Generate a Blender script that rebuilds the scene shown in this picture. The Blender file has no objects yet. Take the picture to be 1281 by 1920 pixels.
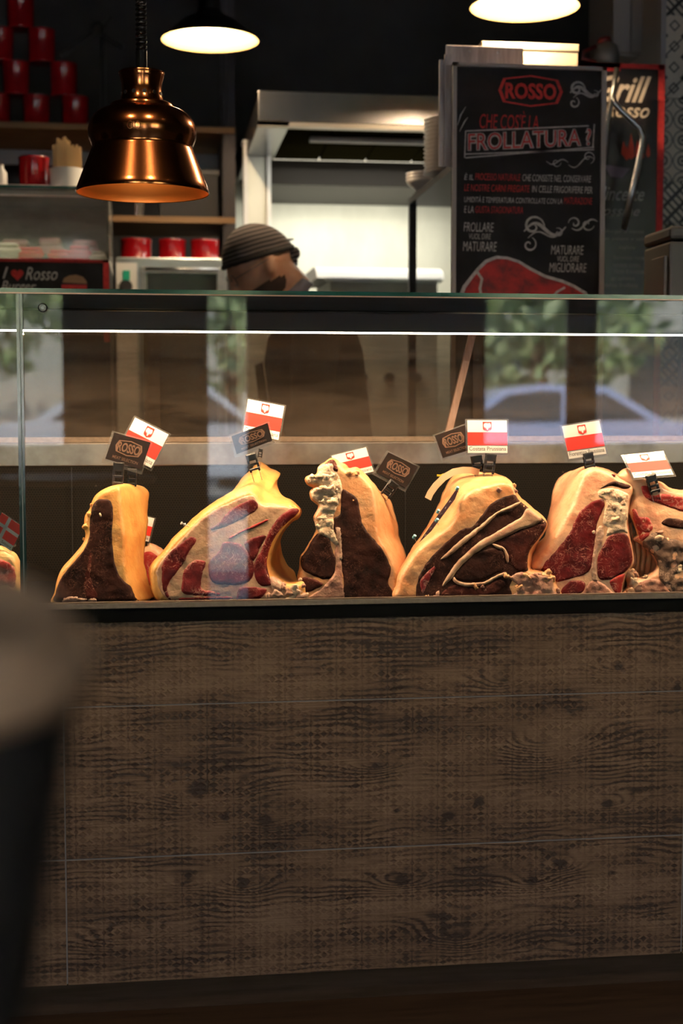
import bpy, bmesh, math, random
import numpy as np
from mathutils import Vector, Matrix, noise
from mathutils.geometry import delaunay_2d_cdt, tessellate_polygon

random.seed(7)
SC = bpy.context.scene
COL = SC.collection
PI = math.pi

# ------------------------------------------------------------------ camera
FPX = 2667.0                                   # focal length in pixels of the 1281x1920 frame (50 mm)
CAM = Vector((0.0, -2.643, 1.14))
YAW, PITCH = math.radians(7.6), math.radians(4.1)
cam_d = bpy.data.cameras.new('camera')
cam = bpy.data.objects.new('camera', cam_d)
COL.objects.link(cam)
cam.location = CAM
cam.rotation_euler = (PI / 2 - PITCH, 0, -YAW)
cam_d.sensor_fit = 'VERTICAL'
cam_d.sensor_height = 36.0
cam_d.sensor_width = 24.0
cam_d.lens = 50.0
cam_d.clip_start = 0.02
cam_d.dof.use_dof = True
cam_d.dof.focus_distance = 2.80
cam_d.dof.aperture_fstop = 3.0
SC.camera = cam

# ------------------------------------------------------------------ view, world, sun
SC.view_settings.view_transform = 'Standard'
SC.view_settings.look = 'None'
SC.view_settings.gamma = 1.0
SC.view_settings.exposure = 0.0
SC.view_settings.use_curve_mapping = False
SC.cycles.use_denoising = True
SC.cycles.max_bounces = 9
SC.cycles.transparent_max_bounces = 24
SC.cycles.sample_clamp_indirect = 4.0
SC.cycles.caustics_reflective = False
SC.cycles.caustics_refractive = False

world = bpy.data.worlds.new('sky')
SC.world = world
world.use_nodes = True
wn = world.node_tree
bg = wn.nodes['Background']
bg.inputs[0].default_value = (0.62, 0.77, 1.0, 1)
bg.inputs[1].default_value = 8.5
sun_d = bpy.data.lights.new('sun', 'SUN')
sun_d.energy = 80.0
sun_d.angle = 0.02
sun_d.color = (1.0, 0.93, 0.82)
sun = bpy.data.objects.new('sun', sun_d)
COL.objects.link(sun)
# the sun stands high behind the shop's back wall and lights the street side that faces the shop; none of it falls inside
sun.rotation_euler = (math.radians(-40), math.radians(-14), 0)

SPOT_W = 36.0

# ------------------------------------------------------------------ helpers: pixels to points
_F = Vector((math.sin(YAW) * math.cos(PITCH), math.cos(YAW) * math.cos(PITCH), -math.sin(PITCH)))
_R = Vector((math.cos(YAW), -math.sin(YAW), 0))
_U = _R.cross(_F)
def ray(px, py):
    return _F + _R * ((px - 640.5) / FPX) + _U * ((960 - py) / FPX)
def P(px, py, Y):
    d = ray(px, py)
    t = (Y - CAM.y) / d.y
    return CAM + d * t
def PL(px, py, Y0, lean, zb):
    d = ray(px, py)
    t = (Y0 - CAM.y + lean * (CAM.z - zb)) / (d.y - lean * d.z)
    return CAM + d * t
def SCALE(Y, px=640):                            # metres per pixel on the plane y = Y
    return (P(px + 1, 769, Y) - P(px, 769, Y)).length

# ------------------------------------------------------------------ helpers: materials
def N(nt, kind, **kw):
    n = nt.nodes.new(kind)
    for k, v in kw.items():
        if k.startswith('i_'):
            n.inputs[k[2:].replace('_', ' ')].default_value = v
        else:
            setattr(n, k, v)
    return n
def L(nt, a, b):
    nt.links.new(a, b)
def newmat(name):
    m = bpy.data.materials.new(name)
    m.use_nodes = True
    return m, m.node_tree, m.node_tree.nodes['Principled BSDF']
def rgba(c):
    return (c[0], c[1], c[2], 1)
def M(name, col, rough=0.5, metal=0.0, spec=0.5, col2=None, scale=20.0, stretch=(1, 1, 1), detail=4, lo=0.35, hi=0.65,
      bump=0.0, bscale=60.0, coat=0.0, emit=None, estr=0.0, sss=0.0):
    m, nt, b = newmat(name)
    b.inputs['Base Color'].default_value = rgba(col)
    b.inputs['Roughness'].default_value = rough
    b.inputs['Metallic'].default_value = metal
    b.inputs['Specular IOR Level'].default_value = spec
    b.inputs['Coat Weight'].default_value = coat
    b.inputs['Coat Roughness'].default_value = 0.15
    if sss:
        b.inputs['Subsurface Weight'].default_value = sss
        b.inputs['Subsurface Radius'].default_value = (0.012, 0.006, 0.003)
        b.inputs['Subsurface Scale'].default_value = 1.0
    if emit:
        b.inputs['Emission Color'].default_value = rgba(emit)
        b.inputs['Emission Strength'].default_value = estr
    tc = mp = None
    if col2 is not None or bump:
        tc = N(nt, 'ShaderNodeNewGeometry')
        mp = N(nt, 'ShaderNodeMapping')
        mp.inputs['Scale'].default_value = stretch
        L(nt, tc.outputs['Position'], mp.inputs[0])
    if col2 is not None:
        nz = N(nt, 'ShaderNodeTexNoise', i_Scale=scale, i_Detail=detail, i_Roughness=0.6)
        L(nt, mp.outputs[0], nz.inputs['Vector'])
        mr = N(nt, 'ShaderNodeMapRange')
        mr.inputs[1].default_value = lo; mr.inputs[2].default_value = hi
        L(nt, nz.outputs[0], mr.inputs[0])
        mx = N(nt, 'ShaderNodeMix', data_type='RGBA')
        mx.inputs[6].default_value = rgba(col); mx.inputs[7].default_value = rgba(col2)
        L(nt, mr.outputs[0], mx.inputs[0])
        L(nt, mx.outputs[2], b.inputs['Base Color'])
    if bump:
        nb = N(nt, 'ShaderNodeTexNoise', i_Scale=bscale, i_Detail=4.0, i_Roughness=0.6)
        L(nt, mp.outputs[0], nb.inputs['Vector'])
        bp = N(nt, 'ShaderNodeBump', i_Strength=1.0, i_Distance=bump)
        L(nt, nb.outputs[0], bp.inputs['Height'])
        L(nt, bp.outputs[0], b.inputs['Normal'])
    return m
def lean_mat(name, col, dark, fat, amount=0.02, scale=55.0, rough=0.42, dlo=0.4, dhi=0.7, dscale=28, spec=0.2):
    """raw or aged muscle: blotches between two reds and thin ridged veins of fat"""
    m, nt, b = newmat(name)
    g = N(nt, 'ShaderNodeNewGeometry')
    n1 = N(nt, 'ShaderNodeTexNoise', i_Scale=float(dscale), i_Detail=5.0, i_Roughness=0.65)
    L(nt, g.outputs['Position'], n1.inputs['Vector'])
    r1 = N(nt, 'ShaderNodeMapRange'); r1.inputs[1].default_value = dlo; r1.inputs[2].default_value = dhi
    L(nt, n1.outputs[0], r1.inputs[0])
    mx = N(nt, 'ShaderNodeMix', data_type='RGBA'); mx.inputs[6].default_value = rgba(col); mx.inputs[7].default_value = rgba(dark)
    L(nt, r1.outputs[0], mx.inputs[0])
    n2 = N(nt, 'ShaderNodeTexNoise', i_Scale=float(scale), i_Detail=3.0, i_Roughness=0.55, i_Distortion=1.2)
    L(nt, g.outputs['Position'], n2.inputs['Vector'])
    s = N(nt, 'ShaderNodeMath', operation='SUBTRACT'); s.inputs[1].default_value = 0.5; L(nt, n2.outputs[0], s.inputs[0])
    a = N(nt, 'ShaderNodeMath', operation='ABSOLUTE'); L(nt, s.outputs[0], a.inputs[0])
    r2 = N(nt, 'ShaderNodeMapRange'); r2.inputs[1].default_value = amount * 1.6; r2.inputs[2].default_value = amount * 0.3
    L(nt, a.outputs[0], r2.inputs[0])
    n3 = N(nt, 'ShaderNodeTexNoise', i_Scale=22.0, i_Detail=2.0)
    L(nt, g.outputs['Position'], n3.inputs['Vector'])
    r3 = N(nt, 'ShaderNodeMapRange'); r3.inputs[1].default_value = 0.42; r3.inputs[2].default_value = 0.58; r3.inputs[4].default_value = 0.85
    L(nt, n3.outputs[0], r3.inputs[0])
    mm = N(nt, 'ShaderNodeMath', operation='MULTIPLY'); L(nt, r2.outputs[0], mm.inputs[0]); L(nt, r3.outputs[0], mm.inputs[1])
    m2 = N(nt, 'ShaderNodeMix', data_type='RGBA'); m2.inputs[7].default_value = rgba(fat)
    L(nt, mm.outputs[0], m2.inputs[0]); L(nt, mx.outputs[2], m2.inputs[6])
    L(nt, m2.outputs[2], b.inputs['Base Color'])
    b.inputs['Roughness'].default_value = rough
    b.inputs['Specular IOR Level'].default_value = spec
    nb = N(nt, 'ShaderNodeTexNoise', i_Scale=260.0, i_Detail=4.0, i_Roughness=0.65)
    L(nt, g.outputs['Position'], nb.inputs['Vector'])
    bp = N(nt, 'ShaderNodeBump', i_Strength=0.8, i_Distance=0.0009)
    L(nt, nb.outputs[0], bp.inputs['Height']); L(nt, bp.outputs[0], b.inputs['Normal'])
    return m
def glass_mat(name, tint=(0.97, 0.99, 0.98), ior=1.5, smudge=0.0, scol=(0.5, 0.45, 0.4), rough=0.0):
    m = bpy.data.materials.new(name); m.use_nodes = True
    nt = m.node_tree; nt.nodes.clear()
    out = N(nt, 'ShaderNodeOutputMaterial')
    tr = N(nt, 'ShaderNodeBsdfTransparent'); tr.inputs[0].default_value = rgba(tint)
    gl = N(nt, 'ShaderNodeBsdfGlossy'); gl.inputs['Roughness'].default_value = rough
    fr = N(nt, 'ShaderNodeFresnel', i_IOR=ior)
    mx = N(nt, 'ShaderNodeMixShader')
    L(nt, fr.outputs[0], mx.inputs[0]); L(nt, tr.outputs[0], mx.inputs[1]); L(nt, gl.outputs[0], mx.inputs[2])
    last = mx.outputs[0]
    if smudge:
        df = N(nt, 'ShaderNodeBsdfDiffuse'); df.inputs[0].default_value = rgba(scol)
        g = N(nt, 'ShaderNodeNewGeometry'); mp = N(nt, 'ShaderNodeMapping'); mp.inputs['Scale'].default_value = (1.2, 1.0, 9.0)
        L(nt, g.outputs['Position'], mp.inputs[0])
        nz = N(nt, 'ShaderNodeTexNoise', i_Scale=3.0, i_Detail=5.0, i_Roughness=0.6); L(nt, mp.outputs[0], nz.inputs['Vector'])
        mr = N(nt, 'ShaderNodeMapRange'); mr.inputs[1].default_value = 0.3; mr.inputs[2].default_value = 0.75
        mr.inputs[3].default_value = smudge * 0.35; mr.inputs[4].default_value = smudge * 1.6
        L(nt, nz.outputs[0], mr.inputs[0])
        m2 = N(nt, 'ShaderNodeMixShader')
        L(nt, mr.outputs[0], m2.inputs[0]); L(nt, last, m2.inputs[1]); L(nt, df.outputs[0], m2.inputs[2])
        last = m2.outputs[0]
    L(nt, last, out.inputs[0])
    return m

# ------------------------------------------------------------------ helpers: meshes
class MB:
    def __init__(s):
        s.v = []; s.f = []; s.mi = []; s.cur = 0
    def add(s, vs, fs):
        o = len(s.v)
        s.v += [tuple(v) for v in vs]
        for f in fs:
            s.f.append([i + o for i in f]); s.mi.append(s.cur)
        return s
    def box(s, x0, x1, y0, y1, z0, z1):
        vs = [(x, y, z) for z in (z0, z1) for y in (y0, y1) for x in (x0, x1)]
        return s.add(vs, [(0, 2, 3, 1), (4, 5, 7, 6), (0, 1, 5, 4), (2, 6, 7, 3), (0, 4, 6, 2), (1, 3, 7, 5)])
    def bar(s, a, b, w, h=None, up=(0, 1, 0)):
        a = Vector(a); b = Vector(b); d = (b - a).normalized(); h = h or w
        u = Vector(up)
        if abs(d.dot(u)) > 0.95: u = Vector((1, 0, 0))
        e = d.cross(u).normalized(); g = d.cross(e).normalized()
        vs = [c + e * (w / 2 * i) + g * (h / 2 * j) for c in (a, b) for (i, j) in ((-1, -1), (1, -1), (1, 1), (-1, 1))]
        return s.add(vs, [(0, 1, 2, 3), (4, 7, 6, 5), (0, 4, 5, 1), (1, 5, 6, 2), (2, 6, 7, 3), (3, 7, 4, 0)])
    def lathe(s, prof, c, n=40, axis=(0, 0, 1), closed=False):
        ax = Vector(axis).normalized(); u = Vector((1, 0, 0)) if abs(ax.x) < 0.9 else Vector((0, 1, 0))
        e = (u - ax * u.dot(ax)).normalized(); g = ax.cross(e); c = Vector(c)
        vs = []; fs = []
        for (r, h) in prof:
            for k in range(n):
                a = 2 * PI * k / n
                vs.append(c + ax * h + e * (r * math.cos(a)) + g * (r * math.sin(a)))
        m = len(prof)
        for i in range(m - 1 if not closed else m):
            for k in range(n):
                i2 = (i + 1) % m
                fs.append((i * n + k, i * n + (k + 1) % n, i2 * n + (k + 1) % n, i2 * n + k))
        if not closed:
            if prof[0][0] > 1e-5: fs.append(list(range(n))[::-1])
            if prof[-1][0] > 1e-5: fs.append([(m - 1) * n + k for k in range(n)])
        return s.add(vs, fs)
    def tube(s, pts, r, n=10, caps=True):
        pts = [Vector(p) for p in pts]; rs = r if isinstance(r, (list, tuple)) else [r] * len(pts)
        vs = []; fs = []; prev = None
        for i, p in enumerate(pts):
            d = (pts[min(i + 1, len(pts) - 1)] - pts[max(i - 1, 0)]).normalized()
            if prev is None:
                u = Vector((0, 0, 1)) if abs(d.z) < 0.9 else Vector((1, 0, 0))
                e = d.cross(u).normalized()
            else:
                e = (prev - d * prev.dot(d)).normalized()
            prev = e; g = d.cross(e)
            for k in range(n):
                a = 2 * PI * k / n
                vs.append(p + e * (rs[i] * math.cos(a)) + g * (rs[i] * math.sin(a)))
        for i in range(len(pts) - 1):
            for k in range(n):
                fs.append((i * n + k, i * n + (k + 1) % n, (i + 1) * n + (k + 1) % n, (i + 1) * n + k))
        if caps:
            fs.append(list(range(n))[::-1]); fs.append([(len(pts) - 1) * n + k for k in range(n)])
        return s.add(vs, fs)
    def prism(s, poly, ext):
        """closed 3-D polygon swept by the vector ext"""
        poly = [Vector(p) for p in poly]; ext = Vector(ext); n = len(poly)
        vs = poly + [p + ext for p in poly]
        fs = [list(t) for t in tessellate_polygon([poly])]
        fs2 = [[i + n for i in t][::-1] for t in fs]
        fs = fs + fs2 + [(k, (k + 1) % n, n + (k + 1) % n, n + k) for k in range(n)]
        return s.add(vs, fs)
    def sphere(s, c, r, nu=16, nv=10):
        rx, ry, rz = r if isinstance(r, (tuple, list)) else (r, r, r)
        c = Vector(c); vs = []; fs = []
        for i in range(nv + 1):
            t = PI * i / nv
            for k in range(nu):
                a = 2 * PI * k / nu
                vs.append(c + Vector((rx * math.sin(t) * math.cos(a), ry * math.sin(t) * math.sin(a), rz * math.cos(t))))
        for i in range(nv):
            for k in range(nu):
                fs.append((i * nu + k, i * nu + (k + 1) % nu, (i + 1) * nu + (k + 1) % nu, (i + 1) * nu + k))
        return s.add(vs, fs)
    def build(s, name, mats, parent=None, smooth=False, bevel=0.0, seg=2):
        me = bpy.data.meshes.new(name)
        V = np.array([tuple(v) for v in s.v], dtype=float)
        if parent is not None:
            o0 = Vector(parent.get('_o', (0, 0, 0)))
        else:
            lo, hi = V.min(0), V.max(0)
            o0 = Vector(((lo[0] + hi[0]) / 2, (lo[1] + hi[1]) / 2, lo[2]))
        V = V - np.array(o0)
        me.from_pydata([tuple(v) for v in V], [], s.f)
        if not isinstance(mats, (list, tuple)): mats = [mats]
        for m in mats: me.materials.append(m)
        for p, i in zip(me.polygons, s.mi):
            p.material_index = i; p.use_smooth = bool(smooth)
        bm = bmesh.new(); bm.from_mesh(me)
        bmesh.ops.remove_doubles(bm, verts=bm.verts, dist=1e-6)
        bmesh.ops.recalc_face_normals(bm, faces=bm.faces)
        if smooth == 'auto':
            for e in bm.edges:
                e.smooth = e.calc_face_angle(0) < math.radians(38)
        bm.to_mesh(me); bm.free(); me.update()
        ob = bpy.data.objects.new(name, me); COL.objects.link(ob)
        if parent is not None:
            ob.parent = parent
            ob['_o'] = tuple(o0)
        else:
            ob.location = o0; ob['_o'] = tuple(o0)
        if bevel:
            md = ob.modifiers.new('bevel', 'BEVEL'); md.width = bevel; md.segments = seg; md.limit_method = 'ANGLE'
        return ob
def tag(o, label, cat, group=None):
    o['label'] = label; o['category'] = cat
    if group: o['group'] = group
    return o
def thing(name, loc, label, cat, group=None):
    o = bpy.data.objects.new(name, None); COL.objects.link(o)
    o.location = loc; o['_o'] = tuple(loc); o.empty_display_size = 0.05
    return tag(o, label, cat, group)
def structure(o):
    o['kind'] = 'structure'; return o
def B(x0, x1, y0, y1, z0, z1): return MB().box(x0, x1, y0, y1, z0, z1)

class Q:
    """a flat card: TL, TR, BR, BL in 3-D; pt(u, v, off) with v downward, off towards the viewer"""
    def __init__(s, tl, tr, br, bl):
        s.c = [Vector(p) for p in (tl, tr, br, bl)]
        s.n = (s.c[1] - s.c[0]).cross(s.c[3] - s.c[0]).normalized()
        if s.n.y > 0: s.n = -s.n
    def pt(s, u, v, off=0.0):
        a = s.c[0].lerp(s.c[1], u); b = s.c[3].lerp(s.c[2], u)
        return a.lerp(b, v) + s.n * off
    def slab(s, u0, v0, u1, v1, off, th, mb=None):
        mb = mb or MB()
        return mb.prism([s.pt(u0, v0, off), s.pt(u1, v0, off), s.pt(u1, v1, off), s.pt(u0, v1, off)], s.n * th)
    def poly(s, pts, off, th, mb=None):
        mb = mb or MB()
        return mb.prism([s.pt(u, v, off) for (u, v) in pts], s.n * th)
    def stroke(s, pts, w, off, th, mb=None, taper=False):
        """ribbon through the points; w is measured along u"""
        mb = mb or MB()
        pw = [s.pt(u, v, off) for (u, v) in pts]; n = len(pw); W = w * (s.c[1] - s.c[0]).length
        lft = []; rgt = []
        for i in range(n):
            d = (pw[min(i + 1, n - 1)] - pw[max(i - 1, 0)])
            if d.length < 1e-9: d = Vector((1, 0, 0))
            d.normalize(); e = d.cross(s.n)
            k = W / 2 * ((0.35 + 0.65 * math.sin(PI * i / (n - 1))) if taper else 1)
            lft.append(pw[i] + e * k); rgt.append(pw[i] - e * k)
        vs = lft + rgt + [p + s.n * th for p in lft + rgt]
        fs = []
        for i in range(n - 1):
            fs += [(i, i + 1, n + i + 1, n + i), (2 * n + i, 3 * n + i, 3 * n + i + 1, 2 * n + i + 1),
                   (i, 2 * n + i, 2 * n + i + 1, i + 1), (n + i, n + i + 1, 3 * n + i + 1, 3 * n + i)]
        fs += [(0, n, 3 * n, 2 * n), (n - 1, 3 * n - 1, 4 * n - 1, 2 * n - 1)]
        return mb.add(vs, fs)
    def text(s, body, u0, v0, u1, v1, off, mat, parent, name='lettering', shear=0.0, bold=0.0, th=0.0004, fit=True, align='L'):
        cu = bpy.data.curves.new('text', 'FONT'); cu.body = body; cu.size = 1.0; cu.shear = shear; cu.offset = bold
        cu.resolution_u = 3
        ob = bpy.data.objects.new('text', cu); COL.objects.link(ob)
        bpy.context.view_layer.update()
        me = bpy.data.meshes.new_from_object(ob.evaluated_get(bpy.context.evaluated_depsgraph_get()))
        V = np.array([v.co[:2] for v in me.vertices]); F = [list(p.vertices) for p in me.polygons]
        bpy.data.objects.remove(ob); bpy.data.curves.remove(cu); bpy.data.meshes.remove(me)
        lo, hi = V.min(0), V.max(0); span = np.maximum(hi - lo, 1e-6)
        uv = (V - lo) / span
        mb = MB()
        mb.add([s.pt(u0 + (u1 - u0) * a, v1 + (v0 - v1) * b, off) for a, b in uv], F)
        return mb.build(name, mat, parent)
def QP(x0, y0, x1, y1, Y):
    """upright card parallel to the counter from its left, top, right and bottom pixels (left and right edge upright)"""
    a = P(x0, (y0 + y1) / 2, Y).x; b = P(x1, (y0 + y1) / 2, Y).x
    xm = (x0 + x1) / 2
    z0 = P(xm, y0, Y).z; z1 = P(xm, y1, Y).z
    return Q((a, Y, z0), (b, Y, z0), (b, Y, z1), (a, Y, z1))

# ================================================================== MATERIALS
m_black = M('matt_black', (0.012, 0.012, 0.012), 0.5)
m_blackgloss = M('black_gloss', (0.008, 0.008, 0.009), 0.18)
m_wall = M('dark_plaster', (0.05, 0.047, 0.045), 0.85, col2=(0.035, 0.032, 0.03), scale=3, bump=0.002, bscale=40)
m_ceil = M('dark_ceiling', (0.012, 0.011, 0.010), 0.9)
m_floor = M('dark_floor_boards', (0.06, 0.036, 0.02), 0.45, col2=(0.035, 0.02, 0.012), scale=4, stretch=(1.2, 14, 1))
m_grout = M('grey_grout', (0.24, 0.22, 0.22), 0.9)
m_steel = M('brushed_steel', (0.55, 0.55, 0.55), 0.32, 1.0, col2=(0.45, 0.45, 0.45), scale=6, stretch=(2, 2, 60))
m_steel_d = M('dull_steel', (0.33, 0.33, 0.32), 0.42, 1.0, col2=(0.26, 0.26, 0.25), scale=5, stretch=(2, 2, 40))
m_alu = M('bronze_anodised_profile', (0.36, 0.27, 0.2), 0.5, 0.6, col2=(0.28, 0.21, 0.16), scale=90, bump=0.0004, bscale=300)
m_glass = glass_mat('clear_glass', (0.97, 0.985, 0.975))
m_edge = M('green_glass_edge', (0.004, 0.05, 0.042), 0.12, col2=(0.012, 0.10, 0.085), scale=2.2, stretch=(3, 1, 40), coat=0.6)
m_door = glass_mat('smudged_glass', (0.70, 0.64, 0.58), ior=1.12, smudge=0.16, scol=(0.50, 0.40, 0.32), rough=0.12)
m_copper = M('polished_copper', (0.90, 0.32, 0.11), 0.17, 1.0, col2=(0.84, 0.27, 0.085), scale=30)
m_copper_in = M('spun_copper_inside', (0.90, 0.38, 0.11), 0.33, 1.0)
m_redcan = M('red_tin', (0.42, 0.006, 0.010), 0.25, col2=(0.32, 0.004, 0.008), scale=14, coat=0.5)
m_white = M('white_plastic', (0.75, 0.74, 0.72), 0.45)
m_wood = M('warm_shelf_wood', (0.36, 0.20, 0.08), 0.55, col2=(0.24, 0.12, 0.045), scale=5, stretch=(1, 6, 20))
m_paper = M('white_card', (0.86, 0.85, 0.82), 0.6)
m_red = M('flag_red', (0.78, 0.045, 0.03), 0.55)
m_ink = M('dark_ink', (0.05, 0.035, 0.03), 0.6)
m_gold = M('bronze_print', (0.20, 0.115, 0.075), 0.5)
m_brownc = M('dark_brown_card', (0.022, 0.013, 0.010), 0.35)
m_sleeve = glass_mat('plastic_sleeve', (0.93, 0.93, 0.93), 1.45, smudge=0.10, scol=(0.8, 0.78, 0.75), rough=0.12)
m_chalk = M('chalk_white', (0.62, 0.58, 0.56), 0.8, col2=(0.42, 0.39, 0.38), scale=90)
m_chalkred = M('chalk_red', (0.60, 0.035, 0.03), 0.8, col2=(0.42, 0.02, 0.02), scale=90)
m_board = M('blackboard', (0.010, 0.009, 0.010), 0.8, spec=0.2, col2=(0.02, 0.018, 0.02), scale=12)

def led_mat(name, col, s):
    m, nt, b = newmat(name)
    b.inputs['Base Color'].default_value = (0.9, 0.9, 0.9, 1)
    b.inputs['Emission Color'].default_value = rgba(col); b.inputs['Emission Strength'].default_value = s
    return m
m_led = led_mat('led_diffuser', (1.0, 0.86, 0.70), 14.0)
m_bulb = led_mat('warm_bulb', (1.0, 0.72, 0.36), 60.0)
m_steelglow = led_mat('glowing_steel_edge', (1.0, 0.90, 0.68), 1.2)  # emission stands in for the shine on a steel edge

def perforated():
    m, nt, b = newmat('perforated_black_sheet')
    g = N(nt, 'ShaderNodeNewGeometry')
    sp = N(nt, 'ShaderNodeSeparateXYZ'); L(nt, g.outputs['Position'], sp.inputs[0])
    def cell(out, period, shift=None):
        a = N(nt, 'ShaderNodeMath', operation='DIVIDE'); a.inputs[1].default_value = period; L(nt, out, a.inputs[0])
        src = a.outputs[0]
        if shift is not None:
            ad = N(nt, 'ShaderNodeMath', operation='ADD'); L(nt, src, ad.inputs[0]); L(nt, shift, ad.inputs[1]); src = ad.outputs[0]
        f = N(nt, 'ShaderNodeMath', operation='FRACT'); L(nt, src, f.inputs[0])
        s = N(nt, 'ShaderNodeMath', operation='SUBTRACT'); s.inputs[1].default_value = 0.5; L(nt, f.outputs[0], s.inputs[0])
        q = N(nt, 'ShaderNodeMath', operation='MULTIPLY'); L(nt, s.outputs[0], q.inputs[0]); L(nt, s.outputs[0], q.inputs[1])
        return a.outputs[0], q.outputs[0]
    za, zq = cell(sp.outputs['Z'], 0.0052)
    fl = N(nt, 'ShaderNodeMath', operation='FLOOR'); L(nt, za, fl.inputs[0])
    hf = N(nt, 'ShaderNodeMath', operation='MULTIPLY'); hf.inputs[1].default_value = 0.5; L(nt, fl.outputs[0], hf.inputs[0])
    xa, xq = cell(sp.outputs['X'], 0.006, hf.outputs[0])
    ad = N(nt, 'ShaderNodeMath', operation='ADD'); L(nt, zq, ad.inputs[0]); L(nt, xq, ad.inputs[1])
    lt = N(nt, 'ShaderNodeMapRange'); lt.inputs[1].default_value = 0.06; lt.inputs[2].default_value = 0.10
    L(nt, ad.outputs[0], lt.inputs[0])
    mx = N(nt, 'ShaderNodeMix', data_type='RGBA'); mx.inputs[6].default_value = (0.0005, 0.0005, 0.0005, 1); mx.inputs[7].default_value = (0.014, 0.012, 0.010, 1)
    L(nt, lt.outputs[0], mx.inputs[0])
    # dried splashes of lime on the sheet
    v = N(nt, 'ShaderNodeTexVoronoi', i_Scale=24.0); L(nt, g.outputs['Position'], v.inputs['Vector'])
    r = N(nt, 'ShaderNodeMapRange'); r.inputs[1].default_value = 0.10; r.inputs[2].default_value = 0.06; r.inputs[4].default_value = 0.30
    L(nt, v.outputs['Distance'], r.inputs[0])
    nz = N(nt, 'ShaderNodeTexNoise', i_Scale=9.0); L(nt, g.outputs['Position'], nz.inputs['Vector'])
    rn = N(nt, 'ShaderNodeMapRange'); rn.inputs[1].default_value = 0.56; rn.inputs[2].default_value = 0.62; L(nt, nz.outputs[0], rn.inputs[0])
    mu = N(nt, 'ShaderNodeMath', operation='MULTIPLY'); L(nt, r.outputs[0], mu.inputs[0]); L(nt, rn.outputs[0], mu.inputs[1])
    m2 = N(nt, 'ShaderNodeMix', data_type='RGBA'); m2.inputs[7].default_value = (0.45, 0.36, 0.28, 1)
    L(nt, mu.outputs[0], m2.inputs[0]); L(nt, mx.outputs[2], m2.inputs[6]); L(nt, m2.outputs[2], b.inputs['Base Color'])
    b.inputs['Roughness'].default_value = 0.6
    b.inputs['Specular IOR Level'].default_value = 0.15
    return m
m_perf = perforated()

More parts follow.
